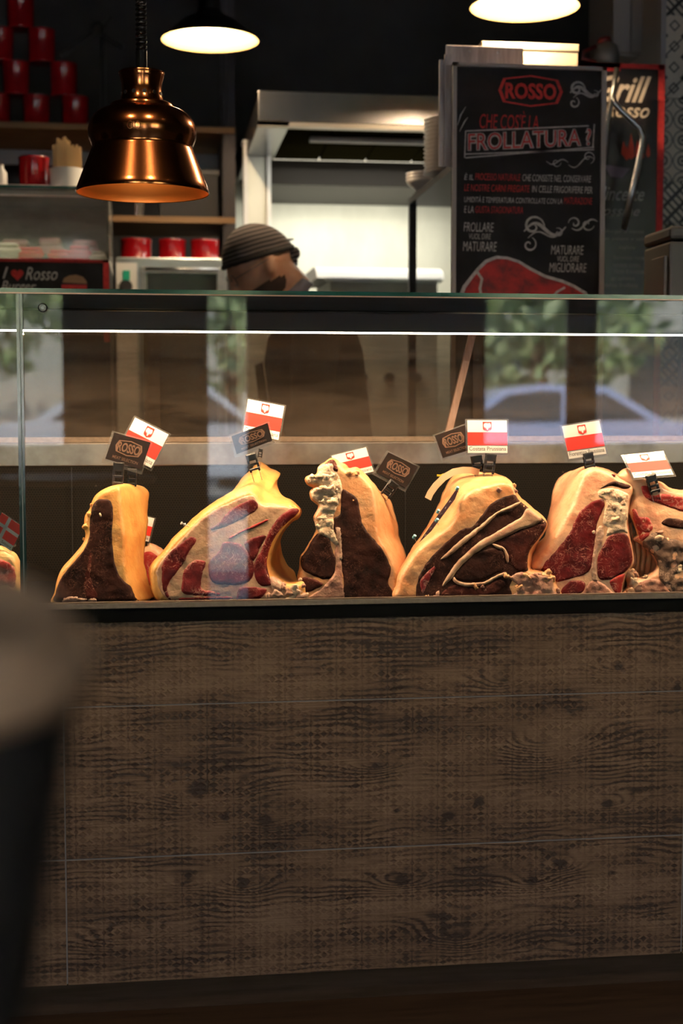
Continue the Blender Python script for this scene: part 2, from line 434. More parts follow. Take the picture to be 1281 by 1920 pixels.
KNOTS = [(372, 1480, 26, 1), (497, 1537, 17, 1), (422, 1533, 9, 1), (705, 1435, 14, .5), (744, 1520, 8, 1), (842, 1530, 14, .9), (898, 1503, 15, 1),
         (1140, 1507, 17, 1), (455, 1657, 16, .9), (752, 1650, 17, 1), (998, 1652, 17, 1), (1052, 1621, 15, .8), (1147, 1636, 9, .8), (1162, 1250, 14, .8),
         (945, 1275, 12, .4), (1020, 1388, 30, .25), (345, 1655, 12, .3), (860, 1752, 26, .25), (1270, 1290, 12, .8), (240, 1760, 24, .2)]
def wood_tile():
    m, nt, b = newmat('wood_look_tile')
    g = N(nt, 'ShaderNodeNewGeometry')
    sp = N(nt, 'ShaderNodeSeparateXYZ'); L(nt, g.outputs['Position'], sp.inputs[0])
    def math_(op, a, bb=None, c=None):
        n = N(nt, 'ShaderNodeMath', operation=op)
        for i, v in enumerate((a, bb, c)):
            if v is None: continue
            if isinstance(v, (int, float)): n.inputs[i].default_value = v
            else: L(nt, v, n.inputs[i])
        return n.outputs[0]
    X, Z = sp.outputs['X'], sp.outputs['Z']
    # slow wander of the grain
    mp = N(nt, 'ShaderNodeMapping'); mp.inputs['Scale'].default_value = (2.2, 1, 7.0); L(nt, g.outputs['Position'], mp.inputs[0])
    nz = N(nt, 'ShaderNodeTexNoise', i_Scale=1.6, i_Detail=4.0, i_Roughness=0.55); L(nt, mp.outputs[0], nz.inputs['Vector'])
    h = math_('ADD', Z, math_('MULTIPLY', nz.outputs[0], 0.075))
    dark = None
    for (px, py, r, s) in KNOTS:
        c = P(px, py, 0.0); rr = r * 0.001
        dx = math_('DIVIDE', math_('SUBTRACT', X, c.x), rr * 3.4)
        dz = math_('DIVIDE', math_('SUBTRACT', Z, c.z), rr * 1.25)
        q = math_('ADD', math_('MULTIPLY', dx, dx), math_('MULTIPLY', dz, dz))
        e = math_('EXPONENT', math_('MULTIPLY', q, -1.0))
        h = math_('ADD', h, math_('MULTIPLY', e, rr * 2.2))
        dx2 = math_('MULTIPLY', dx, 3.4 / 0.62); dz2 = math_('MULTIPLY', dz, 1.25 / 0.5)
        q2 = math_('ADD', math_('MULTIPLY', dx2, dx2), math_('MULTIPLY', dz2, dz2))
        e2 = math_('MULTIPLY', math_('EXPONENT', math_('MULTIPLY', q2, -1.0)), s)
        dark = e2 if dark is None else math_('MAXIMUM', dark, e2)
    g1 = math_('MULTIPLY_ADD', math_('SINE', math_('MULTIPLY', h, 2 * PI / 0.0115)), 0.5, 0.5)
    # fine streaks
    mp2 = N(nt, 'ShaderNodeMapping'); mp2.inputs['Scale'].default_value = (6, 1, 230); L(nt, g.outputs['Position'], mp2.inputs[0])
    n2 = N(nt, 'ShaderNodeTexNoise', i_Scale=1.2, i_Detail=5.0, i_Roughness=0.7); L(nt, mp2.outputs[0], n2.inputs['Vector'])
    mp3 = N(nt, 'ShaderNodeMapping'); mp3.inputs['Scale'].default_value = (2.0, 1, 9); L(nt, g.outputs['Position'], mp3.inputs[0])
    n3 = N(nt, 'ShaderNodeTexNoise', i_Scale=1.5, i_Detail=3.0); L(nt, mp3.outputs[0], n3.inputs['Vector'])
    mp4 = N(nt, 'ShaderNodeMapping'); mp4.inputs['Scale'].default_value = (3.0, 1, 6); L(nt, g.outputs['Position'], mp4.inputs[0])
    n4 = N(nt, 'ShaderNodeTexNoise', i_Scale=2.0, i_Detail=2.0); L(nt, mp4.outputs[0], n4.inputs['Vector'])
    gm = N(nt, 'ShaderNodeMapRange'); gm.inputs[1].default_value = 0.42; gm.inputs[2].default_value = 0.62; L(nt, n4.outputs[0], gm.inputs[0])
    grain = math_('MULTIPLY', math_('POWER', g1, 2.2), gm.outputs[0])
    # tone
    fs = N(nt, 'ShaderNodeMapRange'); fs.inputs[1].default_value = 0.3; fs.inputs[2].default_value = 0.72; L(nt, n2.outputs[0], fs.inputs[0])
    ls = N(nt, 'ShaderNodeMapRange'); ls.inputs[1].default_value = 0.35; ls.inputs[2].default_value = 0.65; L(nt, n3.outputs[0], ls.inputs[0])
    t = math_('MULTIPLY_ADD', fs.outputs[0], 0.32, math_('MULTIPLY', ls.outputs[0], 0.34))
    t = math_('SUBTRACT', t, math_('MULTIPLY', grain, 0.42))
    # pressed ornament: rows of small lozenges and wedges, worn away in places
    a = math_('PINGPONG', X, 0.0245); bq = math_('PINGPONG', Z, 0.0215)
    def blob(cx, cz, r, k):
        d = math_('ADD', math_('ABSOLUTE', math_('SUBTRACT', a, cx)), math_('MULTIPLY', math_('ABSOLUTE', math_('SUBTRACT', bq, cz)), k))
        mr = N(nt, 'ShaderNodeMapRange'); mr.inputs[1].default_value = r; mr.inputs[2].default_value = r * 0.6; L(nt, d, mr.inputs[0])
        return mr.outputs[0]
    orn = math_('MAXIMUM', math_('MAXIMUM', blob(0.012, 0.0052, 0.0094, 1.15), blob(0.0125, 0.0165, 0.0082, 1.4)), math_('MAXIMUM', blob(0.0245, 0.011, 0.0072, 0.9), blob(0.0, 0.011, 0.0052, 0.7)))
    ln = math_('LESS_THAN', math_('ABSOLUTE', math_('SUBTRACT', a, 0.0008)), 0.0006)
    orn = math_('MAXIMUM', orn, math_('MULTIPLY', ln, 0.9))
    mp5 = N(nt, 'ShaderNodeMapping'); mp5.inputs['Scale'].default_value = (5.0, 1, 9); L(nt, g.outputs['Position'], mp5.inputs[0])
    n5 = N(nt, 'ShaderNodeTexNoise', i_Scale=3.0, i_Detail=4.0); L(nt, mp5.outputs[0], n5.inputs['Vector'])
    wr = N(nt, 'ShaderNodeMapRange'); wr.inputs[1].default_value = 0.30; wr.inputs[2].default_value = 0.66; L(nt, n5.outputs[0], wr.inputs[0])
    orn = math_('MULTIPLY', orn, wr.outputs[0])
    t = math_('SUBTRACT', t, math_('MULTIPLY', orn, 0.30))
    t = math_('SUBTRACT', t, math_('MULTIPLY', dark, 0.75))
    cr = N(nt, 'ShaderNodeValToRGB')
    el = cr.color_ramp.elements
    el[0].position = 0.0; el[0].color = (0.045, 0.022, 0.012, 1)
    el[1].position = 0.72; el[1].color = (0.31, 0.195, 0.12, 1)
    e = el.new(0.30); e.color = (0.175, 0.098, 0.054, 1)
    t2 = math_('ADD', t, 0.06)
    L(nt, t2, cr.inputs[0]); L(nt, cr.outputs[0], b.inputs['Base Color'])
    b.inputs['Roughness'].default_value = 0.55
    hb = math_('SUBTRACT', math_('MULTIPLY', fs.outputs[0], 0.5), math_('MULTIPLY', orn, 0.8))
    bp = N(nt, 'ShaderNodeBump', i_Strength=0.7, i_Distance=0.0012); L(nt, hb, bp.inputs['Height']); L(nt, bp.outputs[0], b.inputs['Normal'])
    return m
m_tilewood = wood_tile()

# ================================================================== THE ROOM
RX0, RX1, RY0, RY1, RZ = -4.2, 5.4, -4.75, 3.35, 3.25
structure(B(RX0, RX1, RY0 - 0.4, RY1, -0.12, 0.0).build('floor', m_floor))
structure(B(RX0 - 0.1, RX1 + 0.1, RY0 - 0.1, RY1 + 0.1, RZ, RZ + 0.12).build('ceiling', m_ceil))
structure(B(RX0, RX1, RY1, RY1 + 0.1, 0, RZ).build('wall_back', m_wall))
structure(B(RX0 - 0.1, RX0, RY0, RY1 + 0.1, 0, RZ).build('wall_left', m_wall))
structure(B(RX1, RX1 + 0.1, RY0, RY1 + 0.1, 0, RZ).build('wall_right', m_wall))
# the shop front behind the camera: dark piers with tall openings to the street, seen mirrored in the case glass
VY = -RY0
def vx(px): return P(px, 700, VY).x
open_x = [(vx(-330), vx(135)), (vx(372), vx(482)), (vx(896), vx(1086)), (vx(1106), vx(1420))]
edges = [RX0] + [e for o in open_x for e in o] + [RX1]
wf = MB()
for k in range(0, len(edges), 2):
    wf.box(edges[k], edges[k + 1], RY0 - 0.1, RY0, 0, RZ)
SILL = [0.88, 0.0, 0.88, 0.88]  # low walls added under most windows to darken the lower mirrored view
for o, sl in zip(open_x, SILL):
    wf.box(o[0], o[1], RY0 - 0.1, RY0, 2.45, RZ)
    if sl: wf.box(o[0], o[1], RY0 - 0.1, RY0, 0, sl)
structure(wf.build('wall_front', M('dark_pier', (0.06, 0.052, 0.047), 0.8)))
for k, o in enumerate(open_x):
    w = structure(thing('window_%d' % (k + 1), ((o[0] + o[1]) / 2, RY0 - 0.05, 0), '', ''))
    for key in ('label', 'category'): del w[key]
    fr = MB(); sl = SILL[k]
    for (x0, x1, z0, z1) in ((o[0], o[0] + .05, sl, 2.45), (o[1] - .05, o[1], sl, 2.45), (o[0], o[1], 2.4, 2.45), (o[0], o[1], sl, sl + .08)):
        fr.box(x0, x1, RY0 - 0.08, RY0 - 0.03, z0, z1)
    fr.build('window_frame', m_black, w)
    B(o[0] + .05, o[1] - .05, RY0 - 0.058, RY0 - 0.052, sl + .08, 2.4).build('pane', m_glass, w)
    pd = bpy.data.lights.new('daylight_portal', 'AREA'); pd.shape = 'RECTANGLE'; pd.size = o[1] - o[0]; pd.size_y = 2.45
    pd.cycles.is_portal = True
    po = bpy.data.objects.new('daylight_portal', pd); COL.objects.link(po)
    po.location = ((o[0] + o[1]) / 2, RY0 - 0.12, 1.225); po.rotation_euler = (PI / 2, 0, 0)   # -Z points into the room (+y)

# ================================================================== THE MEAT CASE
ZD = P(640, 1133, 0.09).z                       # deck on which the meat stands
CX0, CX1 = -1.62, 2.12
XJ = P(40, 800, 0.0).x                          # joint of the two front panes
zlip = P(640, 1128, -0.012).z
ztop = P(640, 556, 0.0).z
case = thing('meat_display_case', ((CX0 + CX1) / 2, 0.3, 0), 'long glass-fronted meat counter clad in wood-look tiles, lit from inside', 'display case')
B(CX0, CX1, 0.0007, 0.78, 0.066, ZD - 0.03).build('cabinet_body', m_grout, case)
B(CX0 + .01, CX1 - .01, 0.02, 0.72, 0.0, 0.066).build('plinth', M('dark_plinth', (0.07, 0.044, 0.03), 0.8, spec=.1, col2=(0.045, 0.028, 0.018), scale=4, stretch=(1, 1, 12)), case)
XT = P(123, 1600, 0.0).x
zr = [0.062, P(640, 1592, 0).z, P(640, 1313, 0).z, P(640, 1157, 0).z - 0.001]
for r in range(3):
    for (x0, x1) in ((XT - 1.2, XT), (XT, XT + 1.2), (XT + 1.2, CX1 + 0.0)):
        x0 = max(x0, CX0)
        B(x0 + .0012, x1 - .0012, 0.0, 0.012, zr[r] + .0012, zr[r + 1] - .0012).build('wood_tile', m_tilewood, case, bevel=0.0008, seg=1)
zb0, zb1 = P(640, 1157, 0).z, P(640, 1132.5, 0).z
B(CX0, CX1, -0.006, 0.012, zb0, zb1).build('black_trim', M('black_plastic_trim', (0.004, 0.004, 0.004), 0.8, spec=0.1), case)
B(CX0, CX1, -0.010, 0.014, zb1, P(640, 1123.5, -0.01).z).build('glass_channel', m_alu, case, bevel=0.001)
B(CX0, CX1, 0.014, 0.60, ZD - 0.03, ZD).build('deck', M('black_tray', (0.005, 0.004, 0.0035), 0.5, spec=0.15), case)
YB = 0.55
zv = P(640, 872, YB).z; zs = P(640, 829, YB - 0.02).z
B(CX0, CX1, YB, YB + 0.02, ZD, zv).build('perforated_back_panel', m_perf, case)
B(CX0, CX1, YB + 0.02, 0.78, ZD - 0.03, zv).build('cold_air_duct', m_black, case)
B(CX0, CX1, YB - 0.004, YB + 0.10, zv, zs).build('steel_ledge', M('mottled_steel', (0.50, 0.46, 0.42), 0.30, 0.9, col2=(0.26, 0.23, 0.21), scale=9, detail=6, lo=.4, hi=.7), case, bevel=0.003)  # uneven darker mottling mixed into the steel colour
B(CX0, CX1, YB + 0.008, YB + 0.03, zs, zs + 0.012).build('door_track', m_alu, case, bevel=0.001)
# bare seams of the back panel
for px in (135, 760):
    x = P(px, 950, YB).x
    B(x - .001, x + .001, YB - .0015, YB, ZD, zv).build('panel_seam', m_black, case)
zrear = P(640, 622, 0.44).z
B(CX0, CX1, 0.41, 0.50, zrear, ztop - 0.001).build('rear_head_rail', M('black_rail', (0.010, 0.010, 0.011), 0.4), case, bevel=0.002)
for (x0, x1, yy) in ((CX0, P(300, 700, .6).x, 0.585), (P(270, 700, .6).x, P(905, 700, .6).x, 0.60), (P(885, 700, .6).x, CX1, 0.585)):
    B(x0, x1, yy, yy + 0.006, zs + 0.012, zrear + 0.03).build('sliding_door', m_door, case)
# top and front glass
def pane(name, x0, x1, y0, y1, z0, z1, big):
    mb = MB().box(x0, x1, y0, y1, z0, z1)
    o = mb.build(name, [m_glass, m_edge], case)
    for p in o.data.polygons:
        if abs(p.normal[big]) < 0.5: p.material_index = 1
    return o
ge = 0.0075
pane('front_glass', XJ + 0.006, CX1, -0.0005, 0.0075, zb1 + .004, ztop, 1)
pane('front_glass', CX0, XJ - 0.006, -0.0005, 0.0075, zb1 + .004, ztop, 1)
jt = MB().box(XJ - 0.006, XJ + 0.0055, -0.002, 0.009, zb1 + .004, ztop)
jt.build('glass_joint', M('dark_green_joint', (0.010, 0.035, 0.032), 0.15, col2=(0.02, 0.06, 0.055), scale=300, stretch=(1, 0, 0), coat=0.8), case)
B(XJ - 0.0005, XJ + 0.0012, -0.003, -0.0015, zb1 + .004, ztop).build('joint_seal', M('pale_seal', (0.20, 0.27, 0.26), 0.3), case)
ztt = P(640, 546.5, -0.004).z
pane('top_glass', CX0, CX1, -0.004, 0.44, ztop, ztt, 2)
B(CX0, CX1, -0.0055, -0.004, ztop - 0.001, ztop + 0.0012).build('edge_bead', M('copper_tinted_bead', (0.55, 0.34, 0.25), 0.3, 0.4), case)
for x in (CX0, CX1 - 0.008):
    o = MB().box(x, x + .008, 0.01, 0.6, ZD, ztop).build('end_glass', m_glass, case)
c0 = P(80, 577, -0.004)
MB().lathe([(0.0085, 0), (0.0085, 0.004), (0.0065, 0.006)], (c0.x, -0.001, c0.z), 24, (0, -1, 0)).build('glass_fitting', m_blackgloss, case, smooth='auto')
MB().lathe([(0.003, 0), (0.003, 0.001)], (c0.x, -0.0068, c0.z), 12, (0, -1, 0)).build('fitting_screw', m_steel_d, case)
# LED batten over the meat
YL = 0.13
zl = P(640, 624.5, YL).z
B(CX0, CX1, YL - 0.008, YL + 0.014, zl + 0.002, zl + 0.010).build('led_profile', m_black, case)
led = B(CX0 + .01, CX1 - .01, YL - 0.006, YL + 0.006, zl - 0.0010, zl + 0.002).build('led_strip', m_led, case)
for i in range(3):
    x = [-1.0, 0.28, 1.56][i]
    ld = bpy.data.lights.new('led_light', 'AREA'); ld.shape = 'RECTANGLE'; ld.size = 1.2; ld.size_y = 0.02
    ld.energy = 13.0; ld.color = (1.0, 0.66, 0.38)
    lo = bpy.data.objects.new('led_light', ld); COL.objects.link(lo)
    lo.location = (x, YL, zl - 0.006); lo.rotation_euler = (math.radians(-4), 0, 0)
# slanting door stay behind the rear doors
a, b_ = P(888, 622, 0.52), P(835, 838, 0.52)
sm = MB(); w = 0.008
sm.prism([a + Vector((-w, 0, 0)), a + Vector((w, 0, 0)), b_ + Vector((w, 0, 0)), b_ + Vector((-w, 0, 0))], (0, 0.01, 0))
sm.build('door_stay', M('pinkish_wood_batten', (0.55, 0.36, 0.28), 0.5, col2=(0.42, 0.26, 0.19), scale=30, stretch=(8, 1, 1)), case)

# ================================================================== MEAT
fat_yel = M('yellow_fat', (0.80, 0.44, 0.13), 0.42, col2=(0.70, 0.31, 0.08), scale=26, detail=5, bump=0.0016, bscale=130, sss=0.10, coat=0.15)
fat_cream = M('cream_fat', (0.82, 0.58, 0.26), 0.42, col2=(0.72, 0.42, 0.16), scale=24, detail=5, bump=0.0016, bscale=120, sss=0.10, coat=0.15)
fat_peach = M('peach_fat', (0.80, 0.45, 0.22), 0.42, col2=(0.72, 0.31, 0.12), scale=20, detail=5, bump=0.0015, bscale=110, sss=0.10, coat=0.15)
fat_pink = M('pink_fat', (0.82, 0.47, 0.28), 0.42, col2=(0.64, 0.20, 0.11), scale=24, detail=5, lo=0.48, hi=0.78, bump=0.0015, bscale=110, sss=0.10, coat=0.15)
suet = M('white_suet', (0.80, 0.61, 0.43), 0.65, spec=0.25, col2=(0.62, 0.34, 0.22), scale=40, detail=6, lo=0.5, hi=0.75, bump=0.004, bscale=90, sss=0.08)
tissue = M('pale_tissue', (0.58, 0.32, 0.22), 0.5, col2=(0.38, 0.15, 0.10), scale=45, detail=6, bump=0.002, bscale=140)
boneM = M('bone', (0.62, 0.42, 0.30), 0.55, col2=(0.42, 0.20, 0.14), scale=70, detail=6, bump=0.003, bscale=120)
inner_fat = M('inner_fat', (0.58, 0.36, 0.22), 0.5, col2=(0.40, 0.13, 0.09), scale=34, detail=8, lo=0.45, hi=0.8, bump=0.0008, bscale=220)
lean_black = lean_mat('dry_aged_lean', (0.046, 0.014, 0.010), (0.008, 0.0035, 0.003), (0.20, 0.09, 0.06), 0.010, 75, rough=0.55, spec=0.12)
lean_brown = lean_mat('aged_brown_lean', (0.095, 0.020, 0.014), (0.018, 0.006, 0.006), (0.40, 0.20, 0.14), 0.010, 60, rough=0.55, spec=0.12)
lean_red = lean_mat('deep_red_lean', (0.17, 0.010, 0.012), (0.040, 0.003, 0.005), (0.48, 0.19, 0.14), 0.015, 70)
lean_marb = lean_mat('marbled_red_lean', (0.24, 0.024, 0.028), (0.11, 0.011, 0.014), (0.62, 0.34, 0.27), 0.026, 75)
lean_bright = lean_mat('fresh_red_lean', (0.42, 0.035, 0.03), (0.20, 0.015, 0.016), (0.70, 0.34, 0.26), 0.02, 60)
rough_dark = lean_mat('rough_grey_crust', (0.20, 0.125, 0.09), (0.06, 0.035, 0.03), (0.45, 0.30, 0.22), 0.02, 50, rough=0.7)

def crloop(pts, step=4.0):
    """closed Catmull-Rom through points of any dimension, sampled about every `step` pixels of the first two"""
    p = np.array(pts, float); n = len(p); out = []
    for i in range(n):
        p0, p1, p2, p3 = p[i - 1], p[i], p[(i + 1) % n], p[(i + 2) % n]
        k = max(2, int(math.ceil(np.linalg.norm(p2[:2] - p1[:2]) / step)))
        for j in range(k):
            t = j / k
            out.append(0.5 * ((2 * p1) + (-p0 + p2) * t + (2 * p0 - 5 * p1 + 4 * p2 - p3) * t * t + (-p0 + 3 * p1 - 3 * p2 + p3) * t ** 3))
    return np.array(out)
def segdist(q, loop):
    a = loop; b = np.roll(loop, -1, 0); ab = b - a; l2 = (ab ** 2).sum(1) + 1e-9
    d = np.full(len(q), 1e9)
    for i in range(0, len(q), 500):
        qq = q[i:i + 500][:, None, :]
        t = np.clip(((qq - a) * ab).sum(2) / l2, 0, 1)
        d[i:i + 500] = np.sqrt((((a + t[..., None] * ab) - qq) ** 2).sum(2)).min(1)
    return d
def inside(q, loop):
    x, y = q[:, 0], q[:, 1]; c = np.zeros(len(q), bool); j = len(loop) - 1
    for i in range(len(loop)):
        xi, yi = loop[i]; xj, yj = loop[j]
        c ^= ((yi > y) != (yj > y)) & (x < (xj - xi) * (y - yi) / (yj - yi + 1e-12) + xi)
        j = i
    return c
def fill(loop, step):
    lo, hi = loop.min(0), loop.max(0); rng = np.random.RandomState(3)
    gx, gy = np.meshgrid(np.arange(lo[0], hi[0], step), np.arange(lo[1], hi[1], step * 0.87))
    gx[1::2] += step / 2
    q = np.stack([gx.ravel(), gy.ravel()], 1) + rng.uniform(-.12, .12, (gx.size, 2)) * step
    q = q[inside(q, loop)]
    if len(q): q = q[segdist(q, loop) > step * 0.55]
    allp = np.vstack([loop, q]) if len(q) else loop
    n = len(loop)
    r = delaunay_2d_cdt([Vector(p) for p in allp], [(i, (i + 1) % n) for i in range(n)], [], 1, 1e-5)
    vo = np.array([tuple(v) for v in r[0]]); fo = [list(f) for f in r[2]]
    cen = np.array([vo[f].mean(0) for f in fo]); ok = inside(cen, loop)
    return vo, [f for f, k in zip(fo, ok) if k], n
def fbm(p, s, o=3):
    v = 0; a = 1
    for k in range(o):
        v += a * noise.noise(p * s); s *= 2.1; a *= 0.5
    return v

class Meat:
    def __init__(s, label, crop, anchors, Y0, D, lean, mat, bshift=(6, 4, 4, 0), r=0.011, namp=0.0018, nsc=34.0, group='cuts of meat in the counter', bulge=0.004, name='meat_cut'):
        s.ox, s.oy, s.sc = crop; s.Y0, s.lean, s.r, s.namp, s.nsc = Y0, lean, r, namp, nsc
        ys = [a[1] for a in anchors]; y0, y1 = min(ys), max(ys); P4 = []
        for a in anchors:
            fx, fy = s.px(a)
            if len(a) == 4: bx, by = s.px(a[2:])
            else:
                t = (a[1] - y0) / (y1 - y0 + 1e-9)
                bx = fx + bshift[0] * (1 - t) + bshift[2] * t; by = fy + bshift[1] * (1 - t) + bshift[3] * t
            P4.append((fx, fy, bx, by))
        loop4 = crloop(P4, 3.6)
        s.loop = loop4[:, :2]; n = len(s.loop)
        cx = s.loop[:, 0].mean(); base = P(cx, 1130, Y0)
        s.root = thing(name, (base.x, Y0 + D / 2, ZD), label, 'meat', group)
        vo, fo, n = fill(s.loop, 4.4)
        front = s.surf(vo)
        mb = MB(); V = [tuple(v) for v in front]; F = [f for f in fo]
        # sides
        fr = [Vector(front[i]) for i in range(n)]
        bk = []
        for (x, y) in loop4[:, 2:]:
            p = PL(x, y, Y0 + D, lean, ZD); p.z = max(p.z, ZD + 0.0005); bk.append(p)
        lp = s.loop; tan = np.roll(lp, -1, 0) - np.roll(lp, 1, 0); nr = np.stack([tan[:, 1], -tan[:, 0]], 1); nr /= (np.linalg.norm(nr, axis=1)[:, None] + 1e-9)
        area = 0.5 * np.sum(lp[:, 0] * np.roll(lp[:, 1], -1) - np.roll(lp[:, 0], -1) * lp[:, 1])
        if area < 0: nr = -nr
        K = 12; rows = [list(range(n))]
        for k in range(1, K + 1):
            t = k / K; row = []
            for i in range(n):
                p = fr[i].lerp(bk[i], t)
                w = math.sin(PI * min(t * 1.15, 1)); o = Vector((nr[i][0], 0, -nr[i][1]))
                am = bulge * w + (namp * 1.3 * fbm(p, nsc * 1.1) if 0 < k else 0) * min(1, t * 5)
                p = p + o * am
                p.z = max(p.z, ZD + 0.0005)
                row.append(len(V)); V.append(tuple(p))
            rows.append(row)
        for k in range(K):
            for i in range(n):
                j = (i + 1) % n
                F.append([rows[k][i], rows[k][j], rows[k + 1][j], rows[k + 1][i]])
        bl = [Vector((x, y, 0)) for x, y in loop4[:, 2:]]
        F += [[rows[K][i] for i in t] for t in tessellate_polygon([bl])]
        mb.add(V, F)
        s.body = mb.build('fat_body', mat, s.root, smooth=True)
    def px(s, a): return (s.ox + a[0] / s.sc, s.oy + a[1] / s.sc)
    def surf(s, q):
        d = segdist(q, s.loop) * 0.001; ins = inside(q, s.loop); d = np.where(ins, d, 0)
        out = []
        for (x, y), dd in zip(q, d):
            p = PL(x, y, s.Y0, s.lean, ZD); p.z = max(p.z, ZD + 0.0005)
            t = 1 - min(dd / s.r, 1)
            p.y += s.r * (1 - math.sqrt(max(0, 1 - t * t))) + s.namp * fbm(Vector((p.x, 0.3, p.z)), s.nsc)
            out.append(p)
        return np.array([tuple(p) for p in out])
    def part(s, name, pts, mat, h=0.0016, amp=0.0003, asc=120.0, wob=1.2, label=None, parent=None, base=0.0003):
        loop = crloop([s.px(p) for p in pts], 3.4)
        for i in range(len(loop)):
            v = noise.noise_vector(Vector((loop[i][0] * 0.11, loop[i][1] * 0.11, len(pts)))); loop[i] += np.array((v.x, v.y)) * wob
        vo, fo, n = fill(loop, 4.0)
        W = s.surf(vo); d = segdist(vo, loop); d[:n] = 0
        V = []
        for p, dd in zip(W, d):
            t = min(dd / 3.0, 1); t = t * (2 - t)
            q = Vector(p); q.y -= base + h * 0.32 * t + amp * t * fbm(q, asc); V.append(tuple(q))
        m = len(V); F = list(fo)
        for i in range(n): V.append((V[i][0], V[i][1] + 0.004, V[i][2]))
        for i in range(n):
            j = (i + 1) % n; F.append([i, j, m + j, m + i])
        mb = MB().add(V, F)
        o = mb.build(name, mat, parent or s.root, smooth=True)
        if label: o['label'] = label
        return o
    def lump(s, name, x, y, rr, mat, seed=0, flat=1.0):
        """a crumb or knob of fat or bone on the surface"""
        c = Vector(s.surf(np.array([s.px((x, y))]))[0]); c.y += rr * 0.25; mb = MB().sphere(c, (rr * 0.85, rr * 0.55, rr * 0.8 * flat), 18, 12)
        mb.v = [tuple(Vector(v) + (Vector(v) - c) * (1.1 * noise.noise(Vector(v) * 110 + Vector((seed, 0, 0))) + .5 * noise.noise(Vector(v) * 290))) for v in mb.v]
        mb.v = [(v[0], v[1], max(v[2], ZD + 0.0005)) for v in mb.v]
        return mb.build(name, mat, s.root, smooth=True)

CA, CB, CC, CD, CE = (0, 860, 4.132), (270, 840, 4.003), (540, 830, 5.3375), (730, 850, 3.882), (980, 830, 4.256)

# 1 -- tall dark cut with a thick yellow fat cap, far left
m1 = Meat('tall dark aged beef cut with bright yellow fat down its right side', CA,
    [(405, 1125), (420, 1040), (440, 940), (480, 850), (560, 760), (640, 660), (660, 590), (650, 540), (655, 450), (690, 395), (705, 350), (735, 290), (790, 245), (870, 212, 1010, 222), (930, 215, 1100, 215),
     (945, 290, 1155, 265), (950, 400, 1148, 380), (965, 480, 1148, 480), (978, 600, 1135, 590), (978, 700, 1120, 690), (982, 800, 1118, 790), (995, 900, 1135, 870), (1020, 970, 1158, 960), (1055, 1050, 1178, 1040), (1078, 1125, 1182, 1100), (900, 1128, 1000, 1110), (650, 1128, 700, 1110)],
    0.075, 0.16, 0.24, fat_yel, (40, 6, 25, 0), namp=0.0017, nsc=30)
m1.part('lean_muscle', [(440, 1112), (432, 1040), (470, 930), (520, 860), (600, 770), (665, 680), (692, 600), (694, 520), (705, 400), (742, 328), (820, 312), (868, 350), (875, 450), (868, 540), (872, 680), (885, 780), (912, 880), (960, 950), (1010, 990), (1050, 1075), (1055, 1112), (800, 1118)], lean_black)
m1.part('red_patch', [(640, 1000), (650, 900), (680, 800), (690, 720), (715, 720), (718, 820), (712, 930), (760, 1040), (740, 1110), (680, 1100)], lean_brown, h=0.0026)
m1.part('bone', [(470, 1118), (500, 1075), (580, 1062), (660, 1080), (720, 1070), (752, 1095), (740, 1119), (600, 1120)], boneM, h=0.004, amp=0.002)
m1.part('bone_chip', [(768, 420), (785, 418), (795, 450), (780, 462), (768, 445)], suet, h=0.004)
for i, (x, y, r) in enumerate([(718, 360, .007), (690, 440, .006), (668, 520, .007), (650, 630, .004)]): m1.lump('fat_lump', x, y, r, fat_yel, i)

# 2 -- big rib cut with yellow fat cap
m2 = Meat('wide marbled rib cut with yellow fat rind and a bone tip rising right', CB,
    [(215, 1160), (120, 1155), (72, 1100), (54, 1010), (50, 920), (78, 860), (150, 780), (230, 680), (330, 590, 340, 585), (450, 480, 470, 465), (560, 410, 590, 380), (680, 350, 665, 320), (770, 315, 730, 235), (815, 318, 800, 165), (850, 345, 865, 100), (880, 395, 950, 150), (900, 405, 1022, 188), (960, 405, 1000, 260), (1060, 415, 1030, 345), (1110, 420, 1105, 395), (1172, 465, 1160, 470), (1165, 512, 1150, 520), (1120, 540, 1090, 560), (1060, 600, 1020, 640), (1000, 680, 1025, 720), (955, 770, 1040, 800), (928, 840, 1080, 880), (925, 900, 1120, 920), (955, 960, 1140, 960), (1040, 1010, 1150, 990), (1120, 1022, 1160, 1000), (1195, 1005, 1190, 1010), (1215, 1060), (1205, 1140), (1100, 1160), (700, 1162)],
    0.06, 0.19, 0.26, fat_yel, (4, 2, 4, 0), namp=0.0014)
m2.part('inner_fat', [(100, 900), (160, 810), (270, 700), (400, 560), (540, 460), (680, 395), (800, 352), (860, 400), (890, 430), (960, 430), (1080, 445), (1150, 470), (1060, 560), (980, 660), (930, 780), (905, 880), (930, 960), (1000, 1020), (1060, 1060), (1040, 1140), (700, 1150), (300, 1150), (200, 1148), (125, 1080), (100, 1000)], inner_fat, h=0.0003, amp=0.0001)
def m2p(n, pts, mat, h=0.0030): return m2.part(n, pts, mat, h=h)
m2p('lean_muscle', [(135, 880), (180, 800), (270, 720), (350, 665), (395, 690), (340, 780), (300, 860), (240, 940), (190, 1010), (175, 1060), (205, 1140), (160, 1105), (135, 1020)], lean_red)
m2p('lean_muscle', [(450, 630), (560, 560), (640, 470), (740, 410), (820, 385), (858, 430), (830, 480), (740, 530), (620, 590), (520, 615)], lean_red)
m2p('lean_muscle', [(490, 850), (560, 770), (600, 705), (680, 705), (750, 740), (800, 810), (825, 880), (820, 960), (780, 1010), (680, 1030), (560, 1025), (495, 980), (480, 900)], lean_red)
m2p('lean_muscle', [(300, 920), (360, 850), (460, 850), (445, 930), (430, 1000), (440, 1060), (520, 1075), (600, 1105), (420, 1110), (290, 1090), (285, 1000)], lean_marb)
